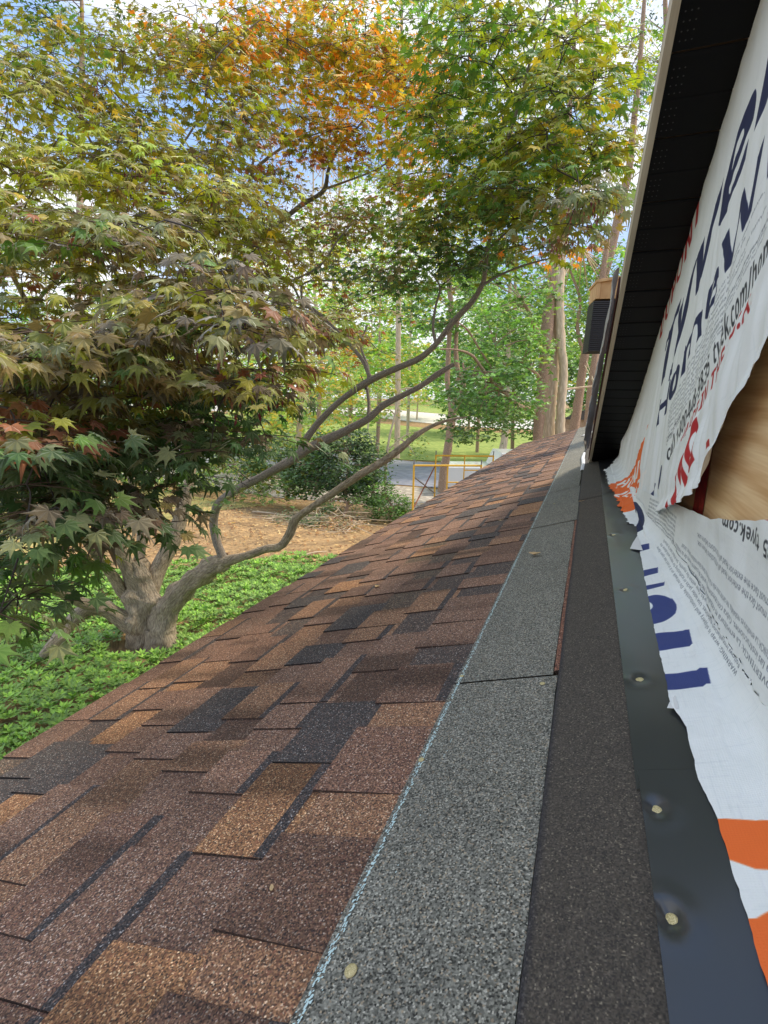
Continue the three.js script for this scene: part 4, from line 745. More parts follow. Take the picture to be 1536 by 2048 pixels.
  tag(mesh('twigs', twigs.geo(), new THREE.MeshStandardMaterial({ vertexColors: true, roughness: 0.9, side: THREE.DoubleSide }), maple), null, null, null, 'stuff');
  tag(mesh('winged_seeds', seeds.geo(), matLeaf, maple), 'hanging red winged seeds', null, null, 'stuff');
  console.log('maple leaves', near.length);
}

// ---------------------------------------------------------------- ground cover, litter
{
  const R = rng(77), f = new Foliage();
  // a rosette of glossy leaves
  for (let k = 0; k < 7; k++) { const a = k * 0.9 + 0.3 * R(); const m = leafMatrix(R, V(0.008 * Math.sin(a), 0.0, 0.008 * Math.cos(a)), V(Math.sin(a), 0.5 + R(), Math.cos(a)), 0.075 * (0.8 + 0.4 * R()), 0.5, -0.25 + 0.4 * R()); f.add(BLADE[0], m, [1, 1, 1]); }
  for (let k = 0; k < 4; k++) { const a = k * 1.6 + R(); f.add(BLADE[0], leafMatrix(R, V(0, 0.02, 0), V(Math.sin(a), 1, Math.cos(a)), 0.05, 0.5, -0.5), [1.3, 1.25, 1]); }
  const g = f.geo(), spots = [];
  const edge = (x) => interp([[-12, -4.6], [-8, -4.7], [-6.3, -5.2], [-5.5, -6.2], [-3.8, -7.1], [-2, -8.0], [0, -9]], x);
  for (let x = -10; x < -1.0; x += 0.085) for (let z = 0.6; z > -9; z -= 0.085) { const X = x + (R() - 0.5) * 0.09, Z = z + (R() - 0.5) * 0.09; if (Z < edge(X) + 0.25 * noise(X * 2, Z * 2, 1)) continue; if (Math.hypot(X + 4.1, (Z + 3.75)) < 0.34) continue; spots.push([X, Z]); }
  const im = new THREE.InstancedMesh(g, new THREE.MeshPhysicalMaterial({ vertexColors: true, roughness: 0.55, transmission: 0.2, thickness: 0, side: THREE.DoubleSide }), spots.length), m = new THREE.Matrix4(), c = new THREE.Color();
  spots.forEach(([x, z], i) => { const s = 0.85 + 0.5 * R(); m.makeRotationFromEuler(new THREE.Euler((R() - 0.5) * 0.5, R() * 6.28, (R() - 0.5) * 0.5)).scale(V(s, s, s)).setPosition(x, gy(x, z) + 0.07 + 0.07 * noise(x * 2.2, z * 2.2) + 0.04 * R(), z); im.setMatrixAt(i, m); const k = 0.6 + 0.8 * R() * (0.8 + 0.5 * noise(x * 3, z * 3)); c.setRGB(0.23 * k, 0.43 * k, 0.06 * k * (0.8 + 0.4 * R())); im.setColorAt(i, c); });
  im.name = 'ground_cover'; scene.add(tag(im, 'dense bed of low glossy green ground cover around the maple foot', 'ground cover', null, 'stuff'));
  console.log('rosettes', spots.length);
  // fallen leaves and twigs over the soil
  const fl = new Foliage(), pal = [lin(206, 170, 112), lin(168, 120, 70), lin(130, 86, 52), lin(222, 196, 140), lin(110, 76, 50), lin(190, 150, 60)];
  for (let k = 0; k < 15000; k++) { const z = -4.5 - 12 * R(), x = -14 + 14 * R(); if (z > edge(x) - 0.05) continue; const a = R() * 6.28, c2 = pal[Math.floor(R() * R() * 6)]; fl.add(R() < 0.5 ? LEAF_FAR[0] : BLADE[0], leafMatrix(R, V(x, gy(x, z) + 0.025 + 0.02 * R(), z), V(Math.sin(a), 0, Math.cos(a)), 0.03 + 0.04 * R(), 0.7, 0.1 * R()), c2); }
  tag(mesh('fallen_leaves', fl.geo(), new THREE.MeshStandardMaterial({ vertexColors: true, roughness: 0.95, side: THREE.DoubleSide })), 'scattered tan and brown fallen leaves over the bare soil', 'leaf litter', null, 'stuff');
}
// single dry leaves on the roof
{
  const leafOn = (label, s, z, len, rot, curl) => {
    const b = new Buf(), rows = [];
    for (let i = 0; i <= 8; i++) { const t = i / 8, w = len * 0.19 * Math.pow(Math.sin(Math.PI * Math.min(1, t * 1.02)), 0.8) + 0.0006, row = []; for (let j = -2; j <= 2; j++) { const X = len * (t - 0.5), Y = w * j / 2, c = Math.cos(rot), sn = Math.sin(rot); row.push(b.v(rp(s + X * c - Y * sn, 0.011 + curl * (Y * Y * 40 + 0.35 * Math.abs(t - 0.5) * len) + 0.001 * noise(i, j, len * 99), z + X * sn + Y * c))); } rows.push(row); }
    for (let i = 0; i < 8; i++) for (let j = 0; j < 4; j++) b.quad(rows[i][j], rows[i + 1][j], rows[i + 1][j + 1], rows[i][j + 1]);
    tag(mesh('dry_leaf', b.geo(), std(0.58, 0.40, 0.20, 0.8)), label, 'leaf');
  };
  leafOn('curled tan leaf lying on the grey strip right of the chalk line', 0.318, -1.98, 0.062, 2.5, 1);
  leafOn('small tan leaf lying on brown shingles down the slope', 0.98, -1.93, 0.045, 2.4, 1);
  leafOn('tiny pale leaf on the shingles left of the chalk line, farther up', 0.60, -2.9, 0.035, 2.8, 0.8);
  leafOn('pale leaf scrap on the dark strip beside the flashing', 0.165, -2.95, 0.035, 2.9, 0.8);
  leafOn('thin tan sliver on the nearest brown shingle tab', 0.52, -0.475, 0.012, 2.2, 0.3);
}

// ---------------------------------------------------------------- trees behind
// a trunk given by points (pixel, pixel, depth, width in px), limbs, and a crown of leaf clumps in blobs [px, py, depth, rx, ry, rz (m), clumps]
function tree(name, label, trunkSets, blobs, cols, leafSize, seed, barkMat, group, per = 26, geos = LEAF_FAR) {
  const t = thing(name, label, 'tree', V(0, 0, 0), group), R = rng(seed), anchors = [];
  for (const [nm, pts, mat] of trunkSets) {
    const P = pts.map(([x, y, d, w]) => ({ p: at(x, y, d), r: w / FOCAL * d / 2 }));
    const b = new Buf(); tube(b, P, pts[0][3] > 12 ? 12 : 7, 5, 0.12); mesh(nm, b.geo(), mat ?? barkMat, t);
    const cv = new THREE.CatmullRomCurve3(P.map((q) => q.p), false, 'centripetal'); for (let i = 3; i <= 12; i++) anchors.push(cv.getPoint(i / 12));
  }
  if (!blobs.length) return t;
  const f = new Foliage(), tw = new Buf();
  for (const [px, py, d, rx, ry, rz, n, cc] of blobs) {
    const c0 = at(px, py, d);
    for (let k = 0; k < n; k++) {
      const u = R() * 2 - 1, a = R() * 6.283, q = Math.cbrt(0.25 + 0.75 * R()), w = Math.sqrt(1 - u * u), c = c0.clone().add(V(rx * q * w * Math.cos(a), ry * q * u, rz * q * w * Math.sin(a)));
      if (anchors.length && k % 3 === 0) { let best = 1e9, from = null; for (const L of anchors) { const dd = L.distanceToSquared(c); if (dd < best) { best = dd; from = L; } } if (best < 30) tube(tw, [{ p: from, r: 0.02 }, { p: from.clone().lerp(c, 0.5).add(V(0, 0.1, 0)), r: 0.014 }, { p: c, r: 0.006 }], 4, 2, 0); }
      const tone = 0.75 + 0.5 * R();
      for (let j = 0; j < per; j++) { const P = c.clone().add(V((R() + R() - 1) * leafSize * 4.2, (R() + R() - 1) * leafSize * 2.6, (R() + R() - 1) * leafSize * 4.2)), an = R() * 6.28; f.add(geos[Math.floor(R() * geos.length)], leafMatrix(R, P, V(Math.sin(an), 0, Math.cos(an)), leafSize * (0.6 + 0.7 * R()), 1.2, R() * 0.9), mixPick(R, cc ?? cols).map((x) => x * tone)); }
    }
  }
  tag(mesh('crown', f.geo(), matLeaf, t), null, null, null, 'stuff');
  if (tw.count) tag(mesh('twigs', tw.geo(), barkMat, t), null, null, null, 'stuff');
  return t;
}
const GR = [['bright', 4], ['mid', 3], ['lime', 2], ['green', 2]], GRD = [['mid', 4], ['green', 3], ['deep', 2], ['bright', 1]], GY = [['lime', 4], ['yellow', 2], ['bright', 3], ['green', 1]], YEL = [['yellow', 2], ['lime', 3], ['gold', 1], ['green', 2]];
const g0 = 1100; // below the roof's edge
// the reddish trunk that forks beyond the scaffold
tree('maple_tree', 'reddish trunked tree forking in two just beyond the yellow scaffold', [
  ['trunk', [[884, 985, 18, 18], [888, 940, 18, 17], [897, 890, 18, 16], [903, 840, 18, 17], [908, 800, 18, 22]]],
  ['limb', [[904, 806, 18, 14], [895, 770, 18, 11], [896, 730, 18, 10], [898, 680, 18, 9], [902, 620, 18, 11], [896, 540, 18, 9], [890, 450, 18, 6]]],
  ['limb', [[911, 803, 18, 14], [922, 770, 18.1, 11], [914, 730, 18.1, 10], [912, 680, 18.1, 8], [918, 620, 18.1, 7]]],
  ['limb', [[911, 798, 18, 10], [925, 785, 17.9, 9], [928, 755, 17.9, 6], [926, 725, 17.9, 4]]],
  ['limb', [[906, 770, 18, 5], [930, 740, 17, 4], [965, 720, 16, 3]]]],
  [[880, 600, 18, 1.6, 1.0, 1.4, 40, GRD], [930, 470, 18.5, 2.0, 1.6, 1.6, 34, GY]], GRD, 0.13, 301, matRough, null);
// the group of trunks by the roof's far end
tree('maple_tree', 'rough barked trunk on the left of the close group by the roof end', [
  ['trunk', [[1074, 900, 15, 21], [1077, 850, 15, 20], [1083, 790, 15, 21], [1090, 720, 15, 24], [1094, 660, 15, 24], [1100, 600, 15, 20], [1106, 540, 15, 17], [1118, 440, 15, 17], [1128, 330, 15, 13], [1140, 200, 15, 10], [1150, 60, 15, 7], [1155, -40, 15, 5]]],
  ['limb', [[1088, 690, 15, 12], [1070, 655, 14.8, 10], [1058, 625, 14.6, 8], [1044, 600, 14.4, 5]]],
  ['limb', [[1080, 824, 15, 10], [1040, 812, 14.5, 8], [1000, 780, 14, 8], [970, 745, 13.4, 7], [945, 712, 13, 6], [915, 700, 12.6, 4], [880, 698, 12.4, 3]]],
  ['limb', [[1084, 760, 15, 8], [1062, 740, 14.6, 6], [1030, 735, 14.4, 5], [1005, 725, 14.2, 4], [990, 690, 14, 3]]],
  ['limb', [[1010, 792, 14.2, 6], [985, 740, 13.8, 5], [960, 700, 13.4, 4], [935, 660, 13, 4], [910, 640, 12.6, 2]]]],
  [[985, 790, 13.6, 1.3, 0.75, 1.2, 70, [['mid', 5], ['bright', 3], ['green', 2]]], [1010, 690, 14.2, 1.3, 0.9, 1.2, 60, GR], [1010, 590, 14.5, 1.5, 0.9, 1.4, 44, GR], [1120, 60, 16, 2.6, 1.6, 2, 24, GY], [1200, 110, 16, 2.2, 2.0, 2, 22, GY], [960, 850, 13.4, 0.9, 0.4, 0.9, 24, GRD]], GR, 0.11, 302, matRough, 'trunks in the close group');
tree('maple_tree', 'smooth pale trunk in the middle of the close group by the roof end', [
  ['trunk', [[1098, 900, 15.3, 22], [1099, 840, 15.3, 21], [1104, 780, 15.3, 21], [1110, 710, 15.3, 19], [1106, 640, 15.3, 20], [1104, 570, 15.3, 18], [1110, 480, 15.3, 15], [1120, 360, 15.3, 12], [1112, 200, 15.3, 9], [1108, 40, 15.3, 6]]]],
  [[1080, 640, 16.5, 1.4, 1.2, 1, 30, GR]], GR, 0.11, 303, matSmooth, 'trunks in the close group');
tree('maple_tree', 'smooth tan trunk on the right of the close group', [
  ['trunk', [[1120, 895, 15, 19], [1120, 850, 15, 18], [1123, 800, 15, 18], [1127, 740, 15, 17], [1121, 680, 15, 18], [1119, 620, 15, 18], [1118, 560, 15, 20], [1124, 500, 15, 20], [1138, 400, 15, 16], [1160, 280, 15, 12], [1190, 120, 15, 8], [1200, -20, 15, 6]]],
  ['limb', [[1124, 780, 15, 5], [1150, 776, 15.2, 4], [1190, 772, 15.4, 3]]], ['limb', [[1122, 560, 15, 8], [1140, 530, 15.1, 5], [1165, 500, 15.2, 3]]]],
  [[1170, 640, 18, 1.6, 1.8, 1, 50, GR]], GR, 0.12, 304, matSmooth, 'trunks in the close group');
tree('maple_tree', 'thin young grey trunked tree at the lawn edge left of the trunk group', [
  ['trunk', [[1004, 905, 26, 17], [1010, 870, 26, 13], [1013, 820, 26, 11], [1016, 740, 26, 10], [1018, 640, 26, 8], [1022, 500, 26, 5]]]],
  [[1000, 740, 26, 3.4, 2.6, 2.4, 60, GRD], [1030, 600, 27, 3.6, 2.4, 2.4, 60, GR]], GRD, 0.22, 305, matSmooth, null);
// trunks to the right, partly behind the overhang
tree('oak_tree', 'leaning rough trunk right of the tan trunks, partly hidden by the overhang', [
  ['trunk', [[1140, 905, 17, 19], [1150, 850, 17, 18], [1160, 780, 17, 17], [1170, 710, 17, 16], [1190, 620, 17, 17], [1222, 500, 17, 18], [1240, 420, 17, 16], [1258, 340, 17, 14], [1268, 240, 17, 12], [1280, 120, 17, 9], [1290, -20, 17, 7]]],
  ['limb', [[1170, 715, 17, 8], [1155, 660, 17, 7], [1160, 600, 17, 6], [1140, 540, 17, 4]]], ['limb', [[1232, 455, 17, 5], [1270, 420, 17, 4], [1300, 400, 17, 3]]], ['limb', [[1236, 430, 17, 4], [1205, 400, 17, 3], [1190, 350, 17, 2]]]],
  [[1250, 380, 17.5, 1.5, 2.4, 1, 16, [['mid', 2], ['greygreen', 2], ['tan', 1]]], [1230, 200, 18, 1.6, 2, 1, 16, [['mid', 2], ['greygreen', 2], ['lime', 1]]]], GR, 0.09, 306, matRough, null, 20);
tree('oak_tree', 'split bark trunk close beside the grey underlayment at the far roof end', [['trunk', [[1170, 900, 16, 17], [1176, 840, 16, 16], [1182, 780, 16, 15], [1192, 700, 16, 14], [1200, 600, 16, 14], [1215, 480, 16, 10]]]], [[1190, 560, 17, 1.2, 1.4, 0.8, 20, GR]], GR, 0.12, 307, matRough, null);
tree('spruce_tree', 'dark drooping spruce behind the top of the rake board', [['trunk', [[1360, 900, 24, 22], [1345, 400, 24, 16], [1330, 0, 24, 8]]]], [[1330, 240, 24, 2.4, 3.4, 2, 46, [['spruce', 4], ['dark', 2], ['mid', 1]]], [1330, 80, 24, 1.8, 3.4, 2, 46, [['spruce', 4], ['mid', 2]]], [1285, 60, 22, 1.8, 1.6, 1.4, 24, GY]], GRD, 0.14, 308, matRough, null, 34, BLADE);
// tall thin trees, half bare, in the gap of the maple
const RB = rng(404);
const bare = (label, x0, y0, x1, y1, d, w, seed) => {
  const R = rng(seed), sets = [['trunk', [[x0, y0, d, w * 0.75], [lerp(x0, x1, 0.3) + 4, lerp(y0, y1, 0.3), d, w * 0.6], [lerp(x0, x1, 0.5) - 9, lerp(y0, y1, 0.5), d, w * 0.5], [lerp(x0, x1, 0.65) + 5, lerp(y0, y1, 0.65), d, w * 0.4], [x1, y1, d, w * 0.25]]]];
  for (let k = 0; k < 16; k++) { const t = 0.25 + 0.72 * (k / 16), bx = lerp(x0, x1, t), by = lerp(y0, y1, t), s = R() < 0.5 ? -1 : 1, L = (40 + 70 * R()) * (1.1 - t * 0.6), zz = (R() - 0.5) * 1.6; sets.push(['limb', [[bx, by, d, w * 0.35 * (1.1 - t)], [bx + s * L * 0.35, by - L * 0.55, d + zz * 0.5, w * 0.2 * (1.1 - t) + 0.8], [bx + s * L * 0.55, by - L * 1.4, d + zz, 0.8]]]); }
  const bl = []; for (let k = 0; k < 6; k++) bl.push([lerp(x0, x1, 0.35 + 0.1 * k) + (R() - 0.5) * 60, lerp(y0, y1, 0.35 + 0.1 * k), d, 3, 3.4, 2.4, 6]);
  tree('bare_tree', label, sets, bl, [['tan', 2], ['rust', 1], ['gold', 1], ['green', 1.5]], 0.22, seed, matSmooth, 'thin half bare trees in the gap of the maple crown', 16);
};
for (const [x0, x1, d, w, s] of [[560, 530, 56, 9, 1], [618, 650, 54, 10, 3], [655, 690, 56, 10, 4], [700, 660, 58, 8, 6], [640, 612, 60, 8, 8]]) bare({ 1: 'thin half bare tree leaning left, leftmost in the maple gap', 3: 'thin half bare tree leaning right, second in the maple gap', 4: 'thickest half bare tree right of centre in the maple gap', 6: 'thin half bare tree leaning left, rightmost in the maple gap', 8: 'farthest and faintest half bare tree in the maple gap' }[s], x0, 846, x1, 90 + 60 * RB(), d, w, 500 + s);
// understorey and background masses: single trees and shrubs
const bush = (name, label, px, py, d, rx, ry, n, cols, size, seed, group, per = 64, geos = LEAF_FAR) => tree(name, label, [['stem', [[px, py + ry / d * FOCAL, d, 8], [px + 5, py, d, 5], [px - 4, py - ry * 0.6 / d * FOCAL, d, 3]]]], [[px, py, d, rx, ry, rx * 0.8, n, cols]], cols, size, seed, matRough, group, per, geos);
bush('shrub', 'dark green vine covered shrub below the forked maple limbs', 690, 925, 12.5, 0.95, 0.85, 70, [['deep', 4], ['green', 2], ['dark', 3], ['mid', 1]], 0.075, 601, null);
bush('shrub', 'ragged dark green shrub spilling left of the vine covered shrub', 630, 945, 12.8, 0.8, 0.55, 46, [['deep', 3], ['mid', 3], ['green', 2]], 0.07, 611, null, 46);
bush('shrub', 'loose bright green shrub between the vine covered shrub and the scaffold', 742, 968, 12.4, 0.6, 0.5, 34, [['mid', 3], ['bright', 2], ['green', 2]], 0.055, 612, null, 40);
bush('shrub', 'straggling green weeds at the edge of the bare soil below the low limb', 690, 1010, 12.0, 0.75, 0.22, 26, [['greygreen', 2], ['green', 3], ['mid', 2]], 0.045, 613, null, 40);
bush('shrub', 'thin pale green undergrowth at the left behind the upright maple stem', 480, 950, 15, 1.3, 0.5, 30, [['mid', 3], ['lime', 2], ['olive', 2]], 0.08, 614, null, 36);
bush('shrub', 'low bright green shrub in front of the scaffold leg', 778, 1012, 12.2, 0.55, 0.32, 40, [['green', 3], ['mid', 3], ['bright', 1]], 0.05, 602, null);
bush('shrub', 'dense green shrub left of the vine covered one', 575, 930, 14, 1.3, 0.8, 60, [['mid', 3], ['deep', 3], ['olive', 2]], 0.09, 603, null);
tree('sapling', 'slender sapling with yellowing leaves in front of the gravel', [['trunk', [[770, 985, 13, 6], [772, 930, 13, 6], [778, 880, 13, 5], [790, 830, 13, 4], [800, 780, 13, 3]]], ['limb', [[772, 940, 13, 3], [750, 900, 13, 2], [735, 860, 13, 1.5]]], ['limb', [[776, 900, 13, 3], [812, 870, 13, 2], [850, 860, 13, 1]]]], [[790, 800, 13, 0.8, 0.5, 0.6, 14, YEL], [800, 890, 13, 0.7, 0.5, 0.6, 14, [['lime', 3], ['green', 3], ['yellow', 1]]], [750, 950, 12.7, 0.5, 0.35, 0.5, 12, GRD]], YEL, 0.06, 604, matSmooth, null, 20);
const BG = [
  ['maple_tree', 'yellow green tree behind the maple limbs near the middle of the yard', 600, 790, 20, 2.6, 1.5, 60, [...GY, ['gold', 2]], 0.16], ['maple_tree', 'light green tree filling the gap under the thick maple limb', 760, 720, 30, 3.2, 2.0, 70, GY, 0.22],
  ['maple_tree', 'bright tree far beyond the road, left of the forked trunk', 835, 755, 60, 5, 2.6, 60, [['lime', 5], ['yellow', 2], ['bright', 2]], 0.4], ['maple_tree', 'orange tinted tree low behind the maple twigs', 640, 690, 24, 2.2, 1.6, 44, [['orange', 2], ['rust', 2], ['olive', 2], ['lime', 2]], 0.17],
  ['shrub', 'green hedge mass behind the maple trunk on the far left', 60, 960, 18, 3.2, 1.6, 70, [['mid', 3], ['green', 3], ['lime', 1]], 0.16], ['shrub', 'green thicket seen between the maple stems', 300, 900, 17, 3.2, 1.7, 80, [['mid', 3], ['green', 3], ['lime', 2]], 0.15],
  ['maple_tree', 'tall green tree behind the left part of the maple crown', 90, 640, 24, 4.6, 4.2, 120, [['green', 3], ['olive', 3], ['lime', 1]], 0.2], ['maple_tree', 'pale green tree behind the bronze leaves', 380, 700, 26, 4.0, 3.0, 90, [['lime', 3], ['olive', 2], ['bright', 2]], 0.2],
  ['maple_tree', 'yellow and green tree behind the low maple twigs', 480, 820, 22, 2.6, 1.8, 60, [['lime', 3], ['olive', 2], ['gold', 1], ['green', 2]], 0.16], ['oak_tree', 'dark green tree at the top left edge behind the maple', 160, 20, 16, 1.8, 1.4, 40, [['deep', 3], ['green', 3]], 0.12],
  ['maple_tree', 'bright green tree high behind the right limb', 800, 40, 22, 3.0, 2.4, 60, GR, 0.17], ['maple_tree', 'green tree behind the scaffold and the close trunks', 1080, 760, 32, 4.4, 3.4, 110, GRD, 0.24], ['maple_tree', 'sunlit tree behind the leaning trunk at the right', 1190, 650, 30, 3.4, 4.4, 90, GR, 0.24],
  ['maple_tree', 'sunlit lime tree low between the two long maple limbs', 700, 800, 26, 2.6, 1.3, 60, [['lime', 4], ['bright', 3], ['yellow', 1]], 0.18], ['maple_tree', 'yellow green tree far behind the bent low limb', 540, 860, 30, 3.6, 1.7, 70, [['lime', 3], ['bright', 3], ['yellow', 2]], 0.2], ['maple_tree', 'tall lime tree behind the middle of the maple', 600, 560, 40, 5, 4.5, 80, [['lime', 3], ['yellow', 2], ['bright', 2]], 0.28], ['maple_tree', 'tall mixed green tree behind the maple gap', 450, 480, 36, 4.5, 4, 60, [['lime', 3], ['olive', 2], ['tan', 1]], 0.26],
  ['maple_tree', 'tall green tree beyond the lawn between forked trunk and young trunk', 940, 760, 48, 5, 3.5, 90, GR, 0.34], ['maple_tree', 'wide lime tree beyond the road behind the thick limb', 740, 640, 56, 6, 5, 100, [['lime', 3], ['bright', 3], ['green', 2]], 0.4], ['maple_tree', 'green tree high beyond the maple gap, right of centre', 760, 430, 50, 5, 5, 70, [['lime', 2], ['green', 3], ['tan', 1]], 0.34], ['maple_tree', 'deep green tree low behind the left stems', 200, 780, 28, 4.4, 2.6, 90, [['mid', 3], ['green', 3], ['lime', 2]], 0.22],
  ['maple_tree', 'broad green tree behind the young grey trunk', 960, 640, 36, 5, 4.0, 110, GR, 0.27], ['maple_tree', 'tall pale green tree between the maple limbs', 820, 560, 38, 4.6, 3.4, 70, GY, 0.28], ['maple_tree', 'tall thin leaved tree behind the right limb of the maple', 1030, 380, 34, 4.4, 4.6, 60, [['lime', 3], ['green', 2], ['tan', 1]], 0.24],
];
BG.forEach(([nm, lb, px, py, d, rx, ry, n, cols, sz], i) => tree(nm, lb, nm === 'shrub' ? [] : [['trunk', [[px - 6, 905 + 6 * (i % 4), d, 260 / d], [px, lerp(905, py, 0.6), d, 200 / d], [px + 4, py, d, 120 / d], [px, py - ry * 0.7 / d * FOCAL, d, 50 / d]]]], [[px, py, d, rx, ry, rx * 0.7, n]], cols, sz, 700 + i, i % 2 ? matRough : matSmooth, null, 26));
{ // the far wood beyond the road, one mass
  const R = rng(900), f = new Foliage();
  for (let k = 0; k < 2200; k++) { const d = 75 + 50 * R(), px = -900 + 3300 * R(), c = at(px, 800, d), top = 7 + 13 * R(); c.y = gy(c.x, c.z) + top * Math.pow(R(), 0.7); const tone = 0.7 + 0.6 * R(), cc = R() < 0.25 ? YEL : R() < 0.5 ? GR : GRD; for (let j = 0; j < 34; j++) { const an = R() * 6.28; f.add(LEAF_FAR[j % 2], leafMatrix(R, c.clone().add(V((R() + R() - 1) * 2.4, (R() + R() - 1) * 1.8, (R() + R() - 1) * 2.4)), V(Math.sin(an), 0, Math.cos(an)), 0.55 * (0.6 + 0.7 * R()), 1.2, R()), mixPick(R, cc).map((x) => x * tone)); } }
  tag(mesh('distant_wood', f.geo(), matLeaf), 'far off wood of mixed green beyond the pale road', 'wood', null, 'stuff');
}
{ // heap of cut branches in front of the shrubs
  const R = rng(31), t = thing('brush_pile', 'heap of cut branches and dry leaves on the brown soil below the shrubs', 'brush pile', V(0, 0, 0)), b = new Buf(), f = new Foliage(), c = at(640, 1045, 11.2); c.y = gy(c.x, c.z);
  for (let k = 0; k < 90; k++) { const a = R() * 6.28, p = c.clone().add(V((R() - 0.5) * 2.0, 0.02 + 0.32 * R() * R(), (R() - 0.5) * 1.0)), l = 0.3 + 0.7 * R(), q = p.clone().add(V(Math.cos(a) * l, 0.16 * (R() - 0.35), Math.sin(a) * l)); tube(b, [{ p, r: 0.006 + 0.012 * R() }, { p: p.clone().lerp(q, 0.5).add(V(0, 0.05 * R(), 0.05)), r: 0.007 }, { p: q, r: 0.003 }], 5, 2, 0.1); }
  for (let k = 0; k < 1500; k++) { const a = R() * 6.28, P = c.clone().add(V((R() + R() - 1) * 1.2, 0.3 * R() * R() + 0.03, (R() + R() - 1) * 0.6)); f.add(BLADE[0], leafMatrix(R, P, V(Math.sin(a), 0, Math.cos(a)), 0.05 + 0.05 * R(), 1.2, R() - 0.3), mixPick(R, P.x < c.x + 0.1 ? [['deep', 3], ['greygreen', 3], ['green', 1]] : [['tan', 4], ['bronze', 2], ['rust', 1], ['greygreen', 2]])); }
  tag(mesh('branches', b.geo(), matSmooth, t), null, null, null, 'stuff'); tag(mesh('dead_leaves', f.geo(), matLeaf, t), null, null, null, 'stuff');
}
{ // loose sticks on the soil
  const st = (label, a, b, r) => tag(mesh('fallen_branch', tubeGeo([{ p: a, r }, { p: a.clone().lerp(b, 0.5).add(V(0, 0.03, 0.05)), r: r * 0.8 }, { p: b, r: r * 0.4 }], 6, 3, 0.1), matSmooth), label, 'branch');
  const gp = (x, y, d) => { const p = at(x, y, d); p.y = gy(p.x, p.z) + 0.03; return p; };
  st('pale fallen branch on the brown soil near the roof edge', gp(608, 1098, 8.6), gp(655, 1092, 8.9), 0.018);
  st('long thin fallen branch across the soil behind the bent limb', gp(505, 1003, 12.6), gp(580, 1012, 12.2), 0.022);
}

// ---------------------------------------------------------------- yellow scaffold
{
  const t = thing('scaffold', 'yellow tubular scaffold frames standing beyond the roof edge', 'scaffold', V(0, 0, 0));
  const R = rng(3), yel = tile2(41, [216, 158, 34], [250, 208, 84], [3, 12, 30]), matY = mapMat(texRep(yel, 1, 4), 0.55), matR = mapMat(tile2(42, [96, 50, 34], [160, 92, 62]), 0.8), matG = std(0.22, 0.22, 0.23, 0.5, { metalness: 0.5 });
  const A = at(828, 931, 11.5), B = at(962, 942, 11.7), Cc = at(872, 909, 13.6), D = at(987, 911, 13.7); B.y = A.y; D.y = Cc.y = A.y;
  const dn = (p, k) => V(p.x, p.y - k, p.z), mix = (p, q, k) => p.clone().lerp(q, k);
  for (const [P, S] of [[A, B], [Cc, D]]) {
    for (const p of [P, S]) { mesh('leg', pipe(V(p.x, p.y + 0.02, p.z), V(p.x, gy(p.x, p.z), p.z), 0.022), matY, t); mesh('coupling_pin', pipe(p, V(p.x, p.y + 0.13, p.z), 0.014), matG, t); }
    mesh('top_rail', pipe(P, S, 0.022), matY, t); mesh('rung', pipe(mix(dn(P, 1.2), dn(S, 1.2), 0), mix(dn(P, 1.2), dn(S, 1.2), 1), 0.018), matY, t);
    const m = mix(P, S, 0.5); mesh('inner_post', pipe(m, V(m.x, m.y - 1.2, m.z), 0.017), matY, t); for (const k of [0.38, 0.8]) mesh('rung', pipe(dn(m, k), dn(S, k), 0.015), matY, t);
  }
  const br = (p, q, m) => mesh('cross_brace', pipe(p, q, 0.016), m, t);
  br(dn(Cc, 0.25), dn(A, 1.0), matR); br(dn(A, 0.25), dn(Cc, 1.0), matG); br(dn(D, 0.25), dn(B, 1.0), matR); br(dn(B, 0.25), dn(D, 1.0), matG);
}
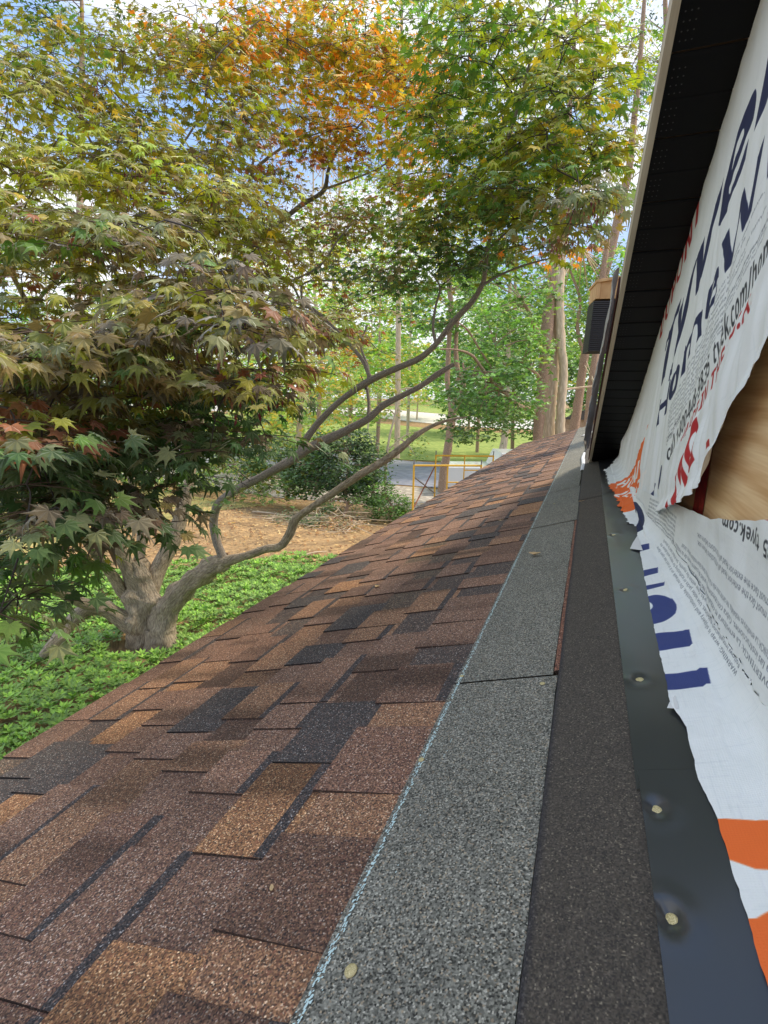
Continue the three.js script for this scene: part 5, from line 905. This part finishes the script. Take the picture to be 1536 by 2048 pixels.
// ---------------------------------------------------------------- white pickup on the driveway
{
  const base = at(884, 1004, 21), t = thing('pickup_truck', 'white pickup truck on the driveway, mostly hidden by the roof', 'truck', V(base.x + 5.42 * Math.cos(20 * RAD), gy(base.x, base.z) + 0.02, base.z - 5.42 * Math.sin(20 * RAD)));
  t.rotation.y = 200 * RAD; t.scale.set(1, 0.86, 1);
  const paint = new THREE.MeshPhysicalMaterial({ color: new THREE.Color().setRGB(0.72, 0.75, 0.77), roughness: 0.35, clearcoat: 0.8, clearcoatRoughness: 0.1, side: THREE.DoubleSide }), dark = std(0.012, 0.012, 0.013, 0.6), glass = new THREE.MeshPhysicalMaterial({ color: new THREE.Color().setRGB(0.03, 0.04, 0.045), roughness: 0.08 }), steel = std(0.4, 0.4, 0.42, 0.35, { metalness: 0.8 });
  const sh = new THREE.Shape(); // the side's outline, nose at the left
  [[0.02, 0.45], [0, 0.95], [0.12, 1.08], [1.35, 1.16], [1.5, 1.18], [2.1, 1.84], [3.3, 1.86], [3.55, 1.22], [5.4, 1.2], [5.42, 0.5]].forEach(([x, y], i) => (i ? sh.lineTo(x, y) : sh.moveTo(x, y)));
  sh.lineTo(4.85, 0.45); sh.absarc(4.4, 0.45, 0.45, 0, Math.PI, false); sh.lineTo(1.4, 0.45); sh.absarc(0.95, 0.45, 0.45, 0, Math.PI, false); sh.lineTo(0.02, 0.45);
  const g = new THREE.ExtrudeGeometry(sh, { depth: 1.8, bevelEnabled: true, bevelSize: 0.05, bevelThickness: 0.06, bevelSegments: 3, curveSegments: 20 }); g.translate(0, 0, -0.9);
  mesh('body', g, paint, t);
  for (const x of [0.95, 4.4]) for (const z of [-0.82, 0.82]) { const w = new THREE.Group(); w.name = 'wheel'; w.position.set(x, 0.37, z); t.add(w); const ty = new THREE.TorusGeometry(0.27, 0.1, 12, 28); ty.scale(1, 1, 1.25); mesh('tyre', ty, dark, w); mesh('rim', new THREE.CylinderGeometry(0.2, 0.2, 0.16, 20).rotateX(Math.PI / 2), steel, w); mesh('arch_liner', new THREE.CylinderGeometry(0.43, 0.43, 0.1, 24, 1, false, Math.PI / 2 * 0, Math.PI).rotateX(Math.PI / 2).rotateZ(Math.PI / 2).translate(0, 0.08, -Math.sign(z) * 0.12), dark, w); }
  const win = (pts, z) => { const s = new THREE.Shape(); pts.forEach(([x, y], i) => (i ? s.lineTo(x, y) : s.moveTo(x, y))); return new THREE.ShapeGeometry(s).translate(0, 0, z); };
  for (const z of [-0.963, 0.963]) { mesh('side_window', win([[1.72, 1.24], [2.18, 1.76], [2.6, 1.77], [2.6, 1.24]], z), glass, t); mesh('side_window', win([[2.68, 1.24], [2.68, 1.77], [3.22, 1.77], [3.38, 1.24]], z), glass, t); const dh = mesh('door_handle', new RoundedBoxGeometry(0.2, 0.035, 0.03, 2, 0.01).translate(2.45, 1.08, z * 1.01), dark, t); mesh('side_mirror', new RoundedBoxGeometry(0.1, 0.16, 0.2, 2, 0.03).translate(1.72, 1.28, z * 1.12), dark, t); }
  mesh('windscreen', new THREE.PlaneGeometry(1.55, 0.78).rotateY(-Math.PI / 2).rotateZ(-0.735).translate(1.765, 1.545, 0), glass, t);
  for (const z of [-0.68, 0.68]) mesh('headlight', new RoundedBoxGeometry(0.1, 0.18, 0.36, 2, 0.03).translate(-0.02, 0.86, z), new THREE.MeshPhysicalMaterial({ color: 0xdfe6ea, roughness: 0.1, clearcoat: 1 }), t);
  mesh('grille', new RoundedBoxGeometry(0.06, 0.28, 0.9, 2, 0.02).translate(-0.04, 0.82, 0), dark, t); mesh('bumper', new RoundedBoxGeometry(0.16, 0.2, 1.8, 2, 0.05).translate(-0.04, 0.5, 0), steel, t);
}
// ---------------------------------------------------------------- a neighbour's house, only a sliver shows between the trunks
{
  const P = at(1140, 850, 30), t = thing('neighbour_house', 'sliver of a beige neighbouring house between the trunks at the roof end', 'house', V(P.x, gy(P.x, P.z), P.z));
  const beige = mapMat(tile2(52, [188, 150, 122], [220, 186, 158], [2, 9, 40]), 0.9);
  mesh('wall', new THREE.BoxGeometry(7, 2.6, 5).translate(3, 1.3, -2.5), beige, t);
  const rf = new THREE.Shape(); rf.moveTo(-0.4, 2.6); rf.lineTo(3, 4.2); rf.lineTo(6.9, 2.6); const rg = new THREE.ExtrudeGeometry(rf, { depth: 5.8, bevelEnabled: false }); rg.translate(0, 0, -5.4); mesh('roof', rg, std(0.12, 0.1, 0.09), t);
  for (const x of [1, 4.2]) { const w = mesh('window', new RoundedBoxGeometry(1.0, 1.3, 0.08, 1, 0.01).translate(x, 1.5, 0.02), std(0.75, 0.75, 0.74), t); mesh('pane', new THREE.BoxGeometry(0.84, 1.14, 0.02).translate(x, 1.5, 0.065), new THREE.MeshPhysicalMaterial({ color: 0x20262a, roughness: 0.1 }), w); }
}
renderer.render(scene, camera);
